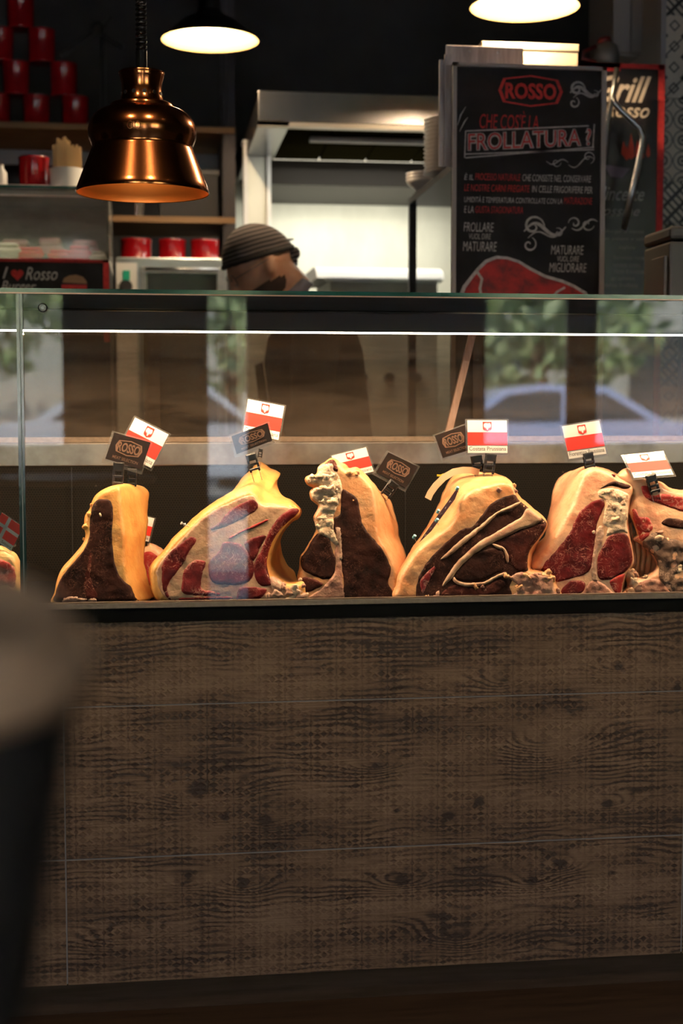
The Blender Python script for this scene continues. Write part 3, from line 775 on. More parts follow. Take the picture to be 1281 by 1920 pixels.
m2p('lean_muscle', [(820, 900), (840, 840), (880, 760), (930, 640), (990, 540), (1060, 478), (1130, 452), (1168, 470), (1130, 515), (1050, 585), (980, 675), (940, 775), (925, 870), (940, 950), (950, 1030), (860, 1020)], lean_red)
m2p('lean_muscle', [(752, 720), (800, 680), (870, 660), (925, 645), (880, 740), (840, 825), (815, 855), (780, 790)], lean_red)
m2p('lean_muscle', [(250, 1132), (400, 1118), (640, 1112), (640, 1150), (260, 1152)], lean_red)
m2p('lean_muscle', [(710, 1060), (760, 1040), (900, 1050), (920, 1080), (850, 1140), (700, 1150)], lean_red)
m2.part('red_vein', h=0.002, base=0.0010, mat=lean_bright, pts=[(640, 670), (720, 625), (800, 590), (920, 535), (925, 548), (840, 595), (740, 632), (650, 682)])
m2p('rib_bone', [(960, 970), (1040, 1010), (1035, 1070), (990, 1075), (955, 1040)], boneM, 0.006)
for i, (x, y, r) in enumerate([(1010, 1110, .011), (1080, 1090, .012), (1130, 1060, .010), (1170, 1110, .012), (1190, 1040, .007), (1100, 1135, .010), (930, 1130, .010), (1050, 1040, .008), (870, 1140, .006)]): m2.lump('bone_knob', x, y, r, [boneM, tissue, suet][i % 3], i)

# 3 -- narrow cut with white suet and orange fat strip
m3 = Meat('upright near-black beef cut with crumbly white suet left and orange fat right', CC,
    [(150, 1590), (110, 1560), (112, 1420), (104, 1340), (120, 1260), (130, 1150), (170, 1090), (220, 1010), (288, 890), (280, 800), (268, 740), (300, 680), (308, 620), (242, 560), (230, 485), (300, 435), (250, 425), (190, 395), (183, 348), (285, 322), (308, 245), (360, 208), (440, 165), (488, 205), (540, 222), (590, 268), (680, 262), (740, 320), (820, 400, 840, 400), (868, 480, 910, 475), (890, 600, 1010, 550), (900, 720, 1070, 700), (905, 830, 1110, 850), (930, 950, 1118, 960), (1000, 1060, 1165, 1050), (1060, 1160, 1185, 1160), (1100, 1280, 1182, 1290), (1105, 1400, 1170, 1400), (1088, 1585, 1140, 1560), (600, 1590)],
    0.075, 0.16, 0.24, fat_peach, (8, 4, 8, 0), namp=0.0015, r=0.009)
m3.part('suet', [(430, 200), (315, 245), (292, 322), (192, 352), (195, 388), (255, 420), (312, 432), (238, 485), (248, 555), (314, 612), (304, 680), (276, 740), (292, 870), (340, 925), (420, 965), (470, 1020), (502, 1000), (462, 880), (455, 760), (480, 680), (530, 540), (545, 440), (500, 300)], suet, h=0.004, amp=0.0035, asc=70, wob=2.2)
m3.part('lean_muscle', [(545, 470), (620, 500), (690, 560), (720, 680), (750, 820), (830, 930), (930, 1050), (1000, 1170), (1030, 1290), (1000, 1400), (1050, 1490), (1045, 1575), (620, 1580), (548, 1500), (560, 1400), (530, 1200), (510, 1000), (460, 870), (460, 760), (520, 720), (530, 620)], lean_black)
m3.part('lean_muscle', [(130, 1180), (200, 1060), (280, 930), (350, 915), (410, 960), (440, 1060), (475, 1160), (470, 1280), (420, 1360), (330, 1360), (230, 1320), (150, 1270)], lean_black, h=0.003)
m3.part('lean_muscle', [(150, 1350), (260, 1365), (350, 1420), (250, 1480), (165, 1500), (140, 1430)], lean_brown, h=0.003)
m3.part('connective_tissue', [(180, 1580), (300, 1485), (420, 1370), (480, 1250), (470, 1100), (500, 1020), (540, 1180), (545, 1400), (548, 1580)], tissue, h=0.002)
m3.part('bone', [(470, 820), (500, 840), (530, 860), (540, 960), (545, 1080), (550, 1165), (510, 1170), (500, 1060), (485, 940)], boneM, h=0.005)
m3.part('dried_tip', [(372, 215), (445, 168), (488, 208), (497, 290), (440, 268), (405, 235)], lean_brown, h=0.004)
for i, (x, y, r) in enumerate([(240, 365, .009), (330, 350, .012), (420, 350, .011), (300, 500, .012), (400, 480, .014), (490, 480, .008), (350, 590, .011), (440, 590, .011), (350, 760, .010), (320, 830, .007), (610, 300, .008), (700, 320, .007), (130, 1390, .006), (170, 1530, .009), (110, 1480, .006), (1075, 1480, .007), (650, 590, .004)]): m3.lump('fat_lump', x, y, r, suet if x < 560 else fat_peach, i)

# 4 -- large aged rib cut with peach fat
m4 = Meat('largest dark aged rib cut with peach fat cap and a pinned label', CD,
    [(55, 1070), (58, 960), (75, 890, 70, 860), (130, 800, 130, 770), (215, 690, 190, 660), (330, 600, 300, 490), (430, 530, 350, 385), (490, 440, 390, 290), (520, 340, 430, 200), (600, 265, 500, 145), (720, 225, 620, 132), (830, 205, 700, 142), (905, 225, 790, 150), (935, 290, 880, 215), (960, 338, 920, 300), (1050, 405, 1000, 390), (1120, 460, 1080, 450), (1158, 520, 1120, 520), (1110, 610, 1080, 610), (1050, 685), (1022, 750), (1022, 845), (1110, 872), (1198, 900), (1212, 960), (1240, 1065), (900, 1070), (400, 1070)],
    0.055, 0.16, 0.28, fat_peach, (4, 2, 4, 0), namp=0.0016)
def m4p(n, pts, mat, h=0.0028, amp=0.0004): return m4.part(n, pts, mat, h=h, amp=amp)
m4p('lean_muscle', [(195, 1052), (200, 960), (235, 860), (330, 730), (470, 600), (545, 548), (605, 535), (690, 430), (760, 352), (900, 300), (950, 342), (1050, 425), (1118, 475), (1150, 520), (1105, 605), (1045, 685), (1015, 750), (1012, 850), (930, 880), (880, 960), (860, 1058), (500, 1062), (240, 1058)], lean_black, 0.0006, 0.0002)
m4p('lean_muscle', [(850, 700), (770, 660), (860, 605), (980, 555), (1080, 515), (1145, 522), (1104, 610), (1046, 680), (1016, 750), (1008, 830), (940, 860), (880, 800)], lean_brown)
m4p('lean_muscle', [(475, 888), (540, 805), (640, 728), (740, 690), (825, 708), (845, 760), (835, 845), (760, 885), (680, 925), (560, 932), (485, 915)], lean_black, 0.0034)
m4p('lean_muscle', [(390, 1056), (410, 985), (500, 955), (600, 980), (700, 960), (800, 912), (850, 950), (810, 1000), (700, 1056)], lean_brown, amp=0.0014)
def seam(pts): return m4.part('fat_seam', pts, inner_fat, h=0.004, amp=0.0004, base=0.0016)
seam([(962, 348), (900, 372), (820, 408), (740, 458), (650, 536), (560, 600), (480, 668), (400, 742), (372, 772), (420, 758), (500, 694), (600, 612), (700, 528), (780, 452), (850, 422), (925, 384)])
seam([(1040, 418), (1108, 476), (1060, 520), (960, 552), (860, 596), (760, 648), (680, 690), (580, 762), (486, 862), (455, 915), (410, 955), (385, 965), (420, 895), (480, 806), (560, 724), (660, 640), (760, 584), (880, 512), (960, 462), (1000, 405)])
seam([(470, 900), (500, 925), (570, 942), (680, 936), (760, 896), (838, 862), (850, 875), (770, 912), (690, 956), (560, 968), (470, 935)])
seam([(745, 660), (830, 682), (868, 745), (862, 800), (848, 770), (832, 706), (780, 686)])
m4p('pink_muscle', [(232, 910), (340, 808), (332, 852), (275, 960), (242, 1030), (228, 980)], lean_marb, 0.004)
m4p('connective_tissue', [(880, 905), (960, 862), (1010, 885), (1110, 872), (1195, 908), (1200, 990), (1228, 1055), (900, 1062), (950, 980)], tissue, 0.005, 0.004)
for i, (x, y, r) in enumerate([(1150, 895, .012), (1185, 930, .010), (1080, 900, .010), (1225, 1010, .006), (1000, 900, .010), (630, 975, .010), (690, 990, .008), (340, 1045, .009), (290, 1050, .008), (920, 240, .006), (925, 275, .005), (800, 270, .007), (940, 980, .010), (860, 900, .009)]): m4.lump('fat_lump', x, y, r, [fat_peach, tissue][(i % 4) > 1], i)

# 5 -- T-bone with deep red lean
m5 = Meat('deep red T-bone cut with thick pale peach fat down its left side', CE,
    [(290, 1245), (245, 1110), (190, 1030, 100, 1030), (100, 1015, 60, 1000), (135, 940, 52, 900), (215, 835, 90, 825), (250, 760, 180, 740), (310, 650, 195, 620), (360, 560, 222, 500), (405, 470, 240, 400), (435, 390, 262, 330), (460, 310, 300, 275), (490, 245, 360, 235), (545, 207, 430, 214), (615, 203, 530, 200), (700, 235), (790, 288), (878, 342), (890, 400), (862, 470), (852, 560), (842, 640), (856, 730), (882, 850), (896, 950), (862, 1010), (832, 1060), (802, 1180), (782, 1245), (520, 1248)],
    0.095, 0.15, 0.24, fat_pink, (4, 2, 4, 0), namp=0.0016)
m5.part('lean_muscle', [(160, 1020), (180, 960), (260, 870), (370, 730), (430, 600), (480, 530), (560, 470), (640, 450), (655, 490), (630, 560), (590, 660), (580, 780), (560, 900), (545, 1000), (500, 1050), (400, 1080), (280, 1110), (220, 1060)], lean_red)
m5.part('lean_muscle', [(600, 1050), (600, 920), (640, 830), (690, 750), (770, 720), (840, 740), (872, 830), (886, 930), (850, 1010), (770, 1060), (680, 1095), (620, 1090)], lean_red, h=0.003)
m5.part('lean_muscle', [(320, 1160), (400, 1100), (500, 1120), (470, 1200), (380, 1228), (312, 1215)], lean_red, h=0.003)
m5.part('lean_muscle', [(700, 1105), (820, 1050), (800, 1180), (750, 1205)], lean_bright, h=0.003)
m5.part('suet', [(612, 380), (700, 362), (790, 382), (858, 430), (848, 560), (838, 640), (848, 718), (780, 706), (700, 738), (667, 738), (682, 680), (642, 640), (652, 560), (662, 470), (605, 420)], suet, h=0.004, amp=0.003, asc=70)
m5.part('bone', [(592, 690), (640, 665), (650, 740), (602, 880), (585, 1000), (600, 1100), (560, 1100), (548, 1000), (572, 820)], boneM, h=0.004)
m5.part('dried_tip', [(622, 368), (720, 312), (800, 320), (868, 348), (820, 370), (720, 345)], lean_black, h=0.004)
m5.part('connective_tissue', [(300, 1238), (380, 1225), (480, 1190), (540, 1110), (620, 1110), (720, 1190), (770, 1235), (520, 1242)], tissue, h=0.003, amp=0.002)
for i, (x, y, r) in enumerate([(690, 400, .009), (740, 440, .008), (810, 470, .009), (790, 540, .008), (700, 520, .010), (740, 620, .010), (820, 600, .006), (730, 265, .004), (570, 720, .004), (640, 400, .006)]): m5.lump('fat_lump', x, y, r, suet if i != 7 else lean_red, i)

# 6 -- crusted cut cut off by the right edge of the picture
m6 = Meat('pale fat-capped cut with grey crust at the right end of the row', CE,
    [(775, 1248), (850, 1160), (835, 1070), (818, 1015), (905, 1035), (935, 1085), (1025, 1055), (1085, 985), (1030, 870), (950, 805), (897, 772), (930, 735), (900, 640), (865, 560), (880, 480), (890, 400), (800, 320), (770, 262), (832, 212), (880, 245), (965, 300), (1100, 328), (1180, 375), (1290, 390), (1420, 420), (1540, 520), (1600, 750), (1620, 1000), (1610, 1245), (1200, 1250)],
    0.115, 0.14, 0.24, fat_pink, (4, 2, 4, 0), namp=0.0024, nsc=26)
m6.part('lean_muscle', [(952, 345), (1010, 352), (1040, 420), (1140, 410), (1290, 440), (1420, 480), (1420, 560), (1281, 550), (1150, 505), (1020, 462), (962, 412)], lean_bright, h=0.003)
m6.part('lean_muscle', [(1110, 640), (1170, 600), (1290, 622), (1420, 650), (1420, 720), (1281, 690), (1170, 672)], lean_black, h=0.003)
m6.part('grey_crust', [(965, 800), (1040, 715), (1150, 752), (1281, 790), (1500, 850), (1560, 1000), (1540, 1220), (1281, 1235), (1180, 1190), (1095, 1085), (1095, 985), (1040, 880)], rough_dark, h=0.005, amp=0.005, asc=60, wob=2.5)
m6.part('pink_muscle', [(880, 560), (905, 530), (930, 590), (1000, 600), (1040, 660), (1010, 740), (940, 792), (910, 770), (938, 735)], lean_bright, h=0.003, amp=0.002)
m6.part('connective_tissue', [(885, 1235), (900, 1180), (960, 1110), (1070, 1090), (1170, 1180), (1200, 1240), (1000, 1245)], tissue, h=0.004, amp=0.002)
for i, (x, y, r) in enumerate([(850, 1040, .012), (900, 1060, .010), (890, 1110, .011), (850, 1200, .011), (1020, 780, .008), (1100, 770, .010), (1180, 790, .009), (1080, 720, .009), (1240, 1000, .010), (1200, 860, .009), (930, 1150, .009), (990, 1080, .007), (820, 1225, .008)]): m6.lump('fat_lump', x, y, r, [fat_pink, tissue, suet][i % 3], i)
for k in range(5):                                  # bare ribs showing behind the T-bone
    x0 = 862 + k * 44
    pts = [m6.px((x0 - 6 + 0 * k, 640 + k * 40)), m6.px((x0 + 8, 760 + k * 25)), m6.px((x0 + 16, 880 + k * 10)), m6.px((x0 + 6, 1000)), m6.px((x0 - 10, 1100))]
    MB().tube([P(x, y, 0.19 + 0.004 * k) for x, y in pts], [.004, .0055, .006, .006, .005], 8).build('rib_bone', fat_peach, m6.root, smooth=True)

# 7 -- cut in the next bay, left of the glass joint
m7 = Meat('red veined cut under the red card with a white cross, left of the glass joint', CA,
    [(-330, 1128), (-340, 850), (-230, 720), (-100, 690), (0, 692), (70, 725), (122, 775), (140, 860), (150, 960), (160, 1060), (150, 1128), (-100, 1130)],
    0.09, 0.15, 0.22, fat_cream, namp=0.0024)
m7.part('lean_muscle', [(-320, 1110), (-320, 870), (-200, 790), (-60, 770), (40, 790), (110, 850), (120, 950), (100, 1000), (40, 980), (-60, 1020), (-120, 1110)], lean_bright, h=0.003, amp=0.002)
m7.part('connective_tissue', [(-80, 1110), (-20, 1030), (60, 1000), (130, 1030), (140, 1110)], tissue, h=0.003)

# 8 -- small fresh piece at the back between the first two
m8 = Meat('small fresh red piece half hidden between the first two big cuts', CA,
    [(960, 1110), (980, 900), (1050, 740), (1110, 690), (1170, 668), (1262, 730), (1330, 850), (1400, 980), (1420, 1110), (1200, 1112)],
    0.30, 0.12, 0.2, fat_pink, namp=0.0018)
m8.part('lean_muscle', [(1010, 1080), (1030, 900), (1090, 760), (1150, 720), (1230, 760), (1290, 850), (1360, 990), (1370, 1090), (1200, 1095)], lean_bright, h=0.003)

# ------------------------------------------------------------------ pinned label and ribbon on the big cut
def cpx(x, y, c=CD): return (c[0] + x / c[2], c[1] + y / c[2])
lab = thing('pinned_label', P(*cpx(350, 450), 0.10), 'narrow dark purple label pinned along the big peach-fat cut', 'label')
lp = [(212, 655, .058), (270, 570, .074), (350, 455, .094), (430, 345, .112), (495, 250, .126), (508, 258, .122), (478, 335, .108), (400, 440, .089), (305, 568, .068)]
def lpt(x, y, Y): return P(*cpx(x, y), Y)
mb = MB(); mb.prism([lpt(*q) for q in lp], (0.0, -0.0012, 0.0004)); mb.build('card', M('purple_card', (0.020, 0.008, 0.014), 0.8, spec=0.1), lab)
wr = MB()
for (x, y, Y) in [(440, 350, .107), (410, 395, .100), (375, 440, .0915), (345, 490, .083), (300, 545, .071), (262, 595, .062)]:
    for k in range(2):
        a = lpt(x + k * 7 - 6, y - k * 9 + 8, Y + k * .0015) + Vector((0, -.0022, 0)); wr.bar(a, a + Vector((0.0025 + .001 * (k % 2), 0, 0.004 - .004 * (k % 2))), 0.0004, 0.0004)
wr.build('handwriting', m_paper, lab)
m_pin = M('pale_blue_pin_head', (0.25, 0.62, 0.75), 0.35)
for (x, y, Y) in [(490, 258, .120), (351, 425, .092), (342, 490, .079), (178, 610, .046)]:
    a = lpt(x, y, Y) + Vector((0, -0.006, 0.001)); pn = MB().lathe([(.0030, -.0035), (.0036, -.002), (.0030, 0), (.0030, .002), (.0036, .0035), (.0028, .0045)], a, 10, (0.25, -.5, .6)).build('pin_head', m_pin, lab, smooth='auto')
    MB().tube([a, a + Vector((.006, .014, -.010))], .0006, 6).build('pin_needle', m_steel, lab)
rb = [(655, 140, .20), (600, 124, .19), (540, 122, .18), (470, 135, .165), (400, 175, .15), (340, 235, .14), (300, 290, .135), (282, 332, .13)]
def ribbon(pts, w, name, mat, label, cat):
    c = [P(*cpx(x, y), Y) for x, y, Y in pts]; vs = []; n = len(c)
    for i in range(n):
        d = (c[min(i + 1, n - 1)] - c[max(i - 1, 0)]).normalized(); e = d.cross(Vector((0, 1, 0))).normalized()
        for s_ in (-1, 1):
            for t_ in (0, 1): vs.append(c[i] + e * (w / 2 * s_) + Vector((0, .0015 * t_, 0)))
    fs = []
    for i in range(n - 1):
        o = 4 * i; fs += [(o, o + 2, o + 6, o + 4), (o + 1, o + 5, o + 7, o + 3), (o, o + 4, o + 5, o + 1), (o + 2, o + 3, o + 7, o + 6)]
    fs += [(0, 1, 3, 2), (4 * n - 4, 4 * n - 2, 4 * n - 1, 4 * n - 3)]
    return tag(MB().add(vs, fs).build(name, mat, smooth='auto'), label, cat)
ribbon(rb, 0.0135, 'carcass_tag', M('peach_strap', (0.85, 0.50, 0.30), 0.45), 'curved peach plastic strap hanging off the top of the big cut', 'strap')
ribbon([(400, 152, .172), (375, 162, .17), (348, 160, .17)], 0.004, 'yellow_tie', M('yellow_tie', (0.75, 0.65, 0.05), 0.4), 'small yellow tie beside the curved peach strap', 'tie')
p_ = P(347, 984, 0.06)
tk = thing('push_pin', p_, 'clear push pin stuck in the yellow rind of the wide rib cut', 'pin')
MB().lathe([(.003, 0), (.0035, .001), (.0016, .003), (.0016, .006), (.003, .0075), (.003, .0085)], p_, 12, (-.85, -.25, .45)).build('pin_head', M('clear_pin', (.7, .7, .7), .2), tk, smooth='auto')
MB().tube([p_, p_ + Vector((.008, .004, -.004))], .0006, 6).build('pin_needle', m_steel, tk)

# ------------------------------------------------------------------ price tags
m_clip = M('black_clip', (0.012, 0.011, 0.011), 0.3, coat=0.3)
EAGLE = [(.50, .10), (.46, .14), (.40, .12), (.43, .18), (.47, .20), (.45, .27), (.36, .16), (.22, .14), (.10, .24), (.06, .42), (.12, .66), (.18, .52), (.22, .72), (.28, .56), (.33, .74), (.38, .58), (.42, .66), (.34, .80), (.42, .78), (.46, .72), (.44, .86), (.50, .94),
         (.56, .86), (.54, .72), (.58, .78), (.66, .80), (.58, .66), (.62, .58), (.67, .74), (.72, .56), (.78, .72), (.82, .52), (.88, .66), (.94, .42), (.90, .24), (.78, .14), (.64, .16), (.55, .27), (.53, .20)]
HEX = [(.03, .5), (.10, .14), (.5, .02), (.90, .14), (.97, .5), (.90, .86), (.5, .98), (.10, .86)]
def hexring(q, u0, v0, u1, v1, t, off, th):
    mb = MB(); n = len(HEX)
    mp = lambda a, k: (u0 + (u1 - u0) * (.5 + (a[0] - .5) * k), v0 + (v1 - v0) * (.5 + (a[1] - .5) * k))
    for i in range(n):
        a, b = HEX[i], HEX[(i + 1) % n]
        q.poly([mp(a, 1), mp(b, 1), mp(b, 1 - t), mp(a, 1 - t)], off, th, mb)
    return mb
def clip(parent, top, bot, w, Y, pinlen=0.02, pdx=0.0):
    a, b = P(*top, Y), P(*bot, Y); d = (b - a); n = d.normalized(); e = n.cross(Vector((0, 1, 0))).normalized(); W = w * SCALE(Y)
    mb = MB()
    for s_ in (-.5, .5): mb.bar(a + e * (W * s_ * .8), b + e * (W * s_ * .8), W * .2, .006)
    for t in (0.02, .30, .58, .86): mb.bar(a.lerp(b, t) - e * W * .5, a.lerp(b, t) + e * W * .5, W * .2, .009)
    mb.bar(a + Vector((0, -.004, 0)), a.lerp(b, .32) + Vector((0, -.004, 0)), W * .85, .003)
    mb.build('clip', m_clip, parent, bevel=0.0004, seg=1)
    for s_ in (-.38, .38):
        p = b + e * (W * s_); MB().tube([p, p + n * pinlen + Vector((pdx, 0, 0))], .0007, 6).build('pin', m_steel, parent)
def price_tag(c, Y, kind, label, text=None, clp=None, Yt=None, group='flag price cards on the meat'):
    Yt = Y if Yt is None else Yt
    pts = [P(*c[0], Yt), P(*c[1], Yt), P(*c[2], Y), P(*c[3], Y)]
    q = Q(*pts); base = (pts[2] + pts[3]) / 2
    t = thing('price_tag' if kind != 'logo' else 'brand_card', base, label, 'price tag' if kind != 'logo' else 'card', group)
    q.slab(0, 0, 1, 1, -0.0010, 0.0004).build('plastic_sleeve', m_sleeve, t)
    if kind == 'logo':
        q.slab(.06, .04, .955, .86, 0, 0.0005).build('card', m_brownc, t)
        hexring(q, .16, .14, .86, .62, .14, .0006, .0003).build('logo_frame', m_gold, t)
        q.text('ROSSO', .24, .24, .78, .52, .0008, m_gold, t, bold=0.03)
        q.text('MEAT SELECTION', .20, .68, .82, .77, .0008, m_gold, t, bold=0.01)
    elif kind == 'poland':
        q.slab(.045, .035, .955, .93, 0, 0.0005).build('card', m_paper, t)
        q.slab(.045, .36, .955, .715, .0006, 0.0003).build('red_stripe', m_red, t)
        sh = [(.40, .075), (.60, .075), (.60, .27), (.58, .30), (.53, .315), (.50, .34), (.47, .315), (.42, .30), (.40, .27)]
        em = q.poly(sh, .0006, .0003).build('emblem', m_red, t)
        eg = MB(); q.poly([(.405 + .19 * u, .075 + .245 * v) for u, v in EAGLE], .0010, .0003, eg); eg.build('eagle', m_paper, em)
        if text: q.text(text, .075, .755, .925, .865, .0006, m_ink, t)
    else:
        q.slab(.045, .035, .955, .93, 0, 0.0005).build('card', m_paper, t)
        q.slab(.045, .035, .955, .74, .0006, 0.0003).build('red_field', m_red, t)
        cr = MB(); q.slab(.34, .035, .46, .74, .0010, .0003, cr); q.slab(.045, .33, .955, .44, .0010, .0003, cr); cr.build('white_cross', m_paper, t)
        q.text('Svizzara', .5, .79, .9, .88, .0006, m_ink, t)
    if clp: clip(t, *clp, Y + 0.001)
    return t
PR = 'Costata Prussiana'
price_tag([(251.6, 778.7), (320.7, 813.7), (284, 884), (215, 848.7)], 0.215, 'poland', 'tilted red and white eagle card behind a dark card, above the yellow-fat cut', PR, ((248, 880), (247, 912), 17))
price_tag([(210.5, 807.6), (287, 828), (266, 890), (190, 867)], 0.195, 'logo', 'dark logo card tilted down right above the yellow-fat cut at left', None, ((223, 868), (220, 912), 20), group='dark logo cards on the meat')
price_tag([(462, 745), (537, 759.5), (524.6, 830.5), (451.6, 817)], 0.25, 'poland', 'highest red and white eagle card, above the wide rib cut', PR, ((489, 842), (487, 858), 8))
price_tag([(429, 818), (505, 790), (515.5, 830.5), (441, 859)], 0.16, 'logo', 'dark logo card tilted up right above the wide rib cut', None, ((470, 852), (479, 884), 20), group='dark logo cards on the meat')
price_tag([(618, 853.5), (689, 836), (705, 886.6), (635, 903.5)], 0.24, 'poland', 'red and white eagle card half hidden behind the suet-topped cut', 'Fiorentina Prussiana', ((676, 894), (680, 915), 12))
price_tag([(725.6, 844.5), (788, 874.5), (760, 923), (698, 889)], 0.20, 'logo', 'glare-washed logo card in a clear sleeve, right of the suet-topped cut', None, ((740, 905), (722, 930), 20), group='dark logo cards on the meat')
price_tag([(811, 816), (874, 794), (892, 849), (829, 867)], 0.205, 'logo', 'brown logo card partly behind the upright eagle card on the largest cut', None, ((893, 856), (898, 886), 21), group='dark logo cards on the meat')
price_tag([(872.6, 785.5), (954, 786), (955.5, 854), (874, 854)], 0.19, 'poland', 'upright eagle card reading Costata Prussiana on the largest cut', PR, ((921, 852), (916, 888), 21))
price_tag([(1050, 797.6), (1126.7, 785.5), (1141.7, 855), (1065, 865.7)], 0.18, 'poland', 'eagle card reading Fiorentina Prussiana above the deep red T-bone', 'Fiorentina Prussiana', ((1102, 850), (1107, 878), 20))
price_tag([(1165, 852.7), (1244.5, 845), (1268.8, 893), (1186.8, 900)], 0.16, 'poland', 'low leaning eagle card on the rightmost cut', PR, ((1220, 891), (1229, 925), 20), Yt=0.20)
price_tag([(2.4, 958), (46, 988), (20.6, 1038), (-23, 1007.6)], 0.12, 'denmark', 'red card with a white cross at the left edge of the counter', group='flag price cards on the meat', clp=((-8, 1030), (-12, 1052), 14))
price_tag([(225, 955), (293, 971), (281, 1020), (213, 1004)], 0.33, 'poland', 'red and white card peeking out behind the yellow-fat cut', PR, ((270, 1016), (272, 1038), 12))

# ================================================================== COPPER LAMP OVER THE CASE
YC = 0.20
sc = SCALE(YC)
ax = P(268, 362, YC); zz = lambda py: P(268, py, YC).z
lamp = thing('copper_heat_lamp', (ax.x, YC, zz(362)), 'polished copper bell-shaped lamp hanging on a coiled black cord', 'lamp')
prof = [(40, 138), (40.5, 140), (39, 146), (36, 158), (35.5, 168), (36.5, 180), (39, 190), (40, 192), (52, 195), (56, 197), (57.5, 201), (57.5, 204), (66, 206), (76, 210), (86, 218), (93, 230), (97, 244), (97, 254), (95, 264), (91, 274), (90, 277), (91.5, 282), (116, 348), (118.5, 355), (119.5, 361), (119, 363)]
inn = [(117.5, 362), (116.5, 355), (114, 348), (89, 282), (88, 277), (93, 262), (95, 250), (93, 236), (86, 222), (70, 212), (50, 205)]
sh = MB().lathe([(r * sc, zz(y) - zz(362)) for r, y in prof], (ax.x, YC, zz(362)), 72)
sh.f = [f for f in sh.f if len(f) == 4]; sh.mi = [0] * len(sh.f)
shade = sh.build('shade', m_copper, lamp, smooth='auto')
ih = MB().lathe([(r * sc, zz(y) - zz(362)) for r, y in [(119, 363)] + inn], (ax.x, YC, zz(362)), 72)
ih.f = [f for f in ih.f if len(f) == 4]; ih.mi = [0] * len(ih.f)
ih.build('shade_lining', m_copper_in, lamp, smooth='auto')
MB().lathe([(30 * sc, 0), (50 * sc, 0.002), (50 * sc, .004), (30 * sc, .004)], (ax.x, YC, zz(205)), 32).build('socket_plate', m_copper_in, lamp)
MB().lathe([(41 * sc, 0), (41.2 * sc, .002), (38 * sc, .004), (8 * sc, .004)], (ax.x, YC, zz(138.5)), 40).build('neck_cap', m_copper, lamp, smooth='auto')
for k in range(12):
    a = 2 * PI * k / 12 + 0.13; r = 36.6 * sc
    c = Vector((ax.x + r * math.cos(a), YC + r * math.sin(a), zz(178)))
    MB().lathe([(3.6 * sc, -.002), (3.6 * sc, .0008)], c, 12, (math.cos(a), math.sin(a), 0)).build('vent_hole', m_black, shade)
for dx in (-6.5, 6.5):                               # the two linked rings stamped on the shoulder
    aa = -PI / 2 + (-14 + dx) / 97; rr = 97.4 * sc; c = Vector((ax.x + rr * math.cos(aa), YC + rr * math.sin(aa), zz(254)))
    t_ = Vector((-math.sin(aa), math.cos(aa), 0)); pts = [c + t_ * (5 * sc * math.cos(2 * PI * k / 16)) + Vector((0, 0, 6.5 * sc * math.sin(2 * PI * k / 16))) for k in range(17)]
    MB().tube(pts, .8 * sc, 5, caps=False).build('stamped_ring', M('dark_copper', (0.28, 0.10, 0.04), .3, 1.0), shade)
MB().lathe([(10.5 * sc, 0), (10.5 * sc, zz(96) - zz(137))], (ax.x, YC, zz(137)), 20).build('stem', m_blackgloss, lamp, smooth='auto')
hp = []; z0, z1 = zz(97), RZ - 0.01; turns = int((z1 - z0) / (8.6 * sc))
for k in range(turns * 10 + 1):
    a = 2 * PI * k / 10; hp.append((ax.x + 7.5 * sc * math.cos(a), YC + 7.5 * sc * math.sin(a), z0 + (z1 - z0) * k / (turns * 10)))
MB().tube(hp, 3.4 * sc, 6).build('coiled_cord', m_blackgloss, lamp, smooth=True)
MB().tube([(ax.x, YC, z0), (ax.x, YC, z1)], 2.5 * sc, 6).build('cord_core', m_black, lamp, smooth=True)

MB().sphere((ax.x, YC, zz(250)), (40 * sc, 40 * sc, 46 * sc), 20, 14).build('bulb', led_mat('added_glow_bulb', (1.0, .45, .14), 0.9), lamp, smooth=True)  # glowing bulb added to warm up the copper lining
ld = bpy.data.lights.new('lining_fill_light', 'POINT'); ld.energy = 1.6; ld.color = (1.0, .62, .30); ld.shadow_soft_size = .03  # fill light added inside the shade to brighten its lining
lo = bpy.data.objects.new('lining_fill_light', ld); COL.objects.link(lo); lo.location = (ax.x, YC, zz(308))

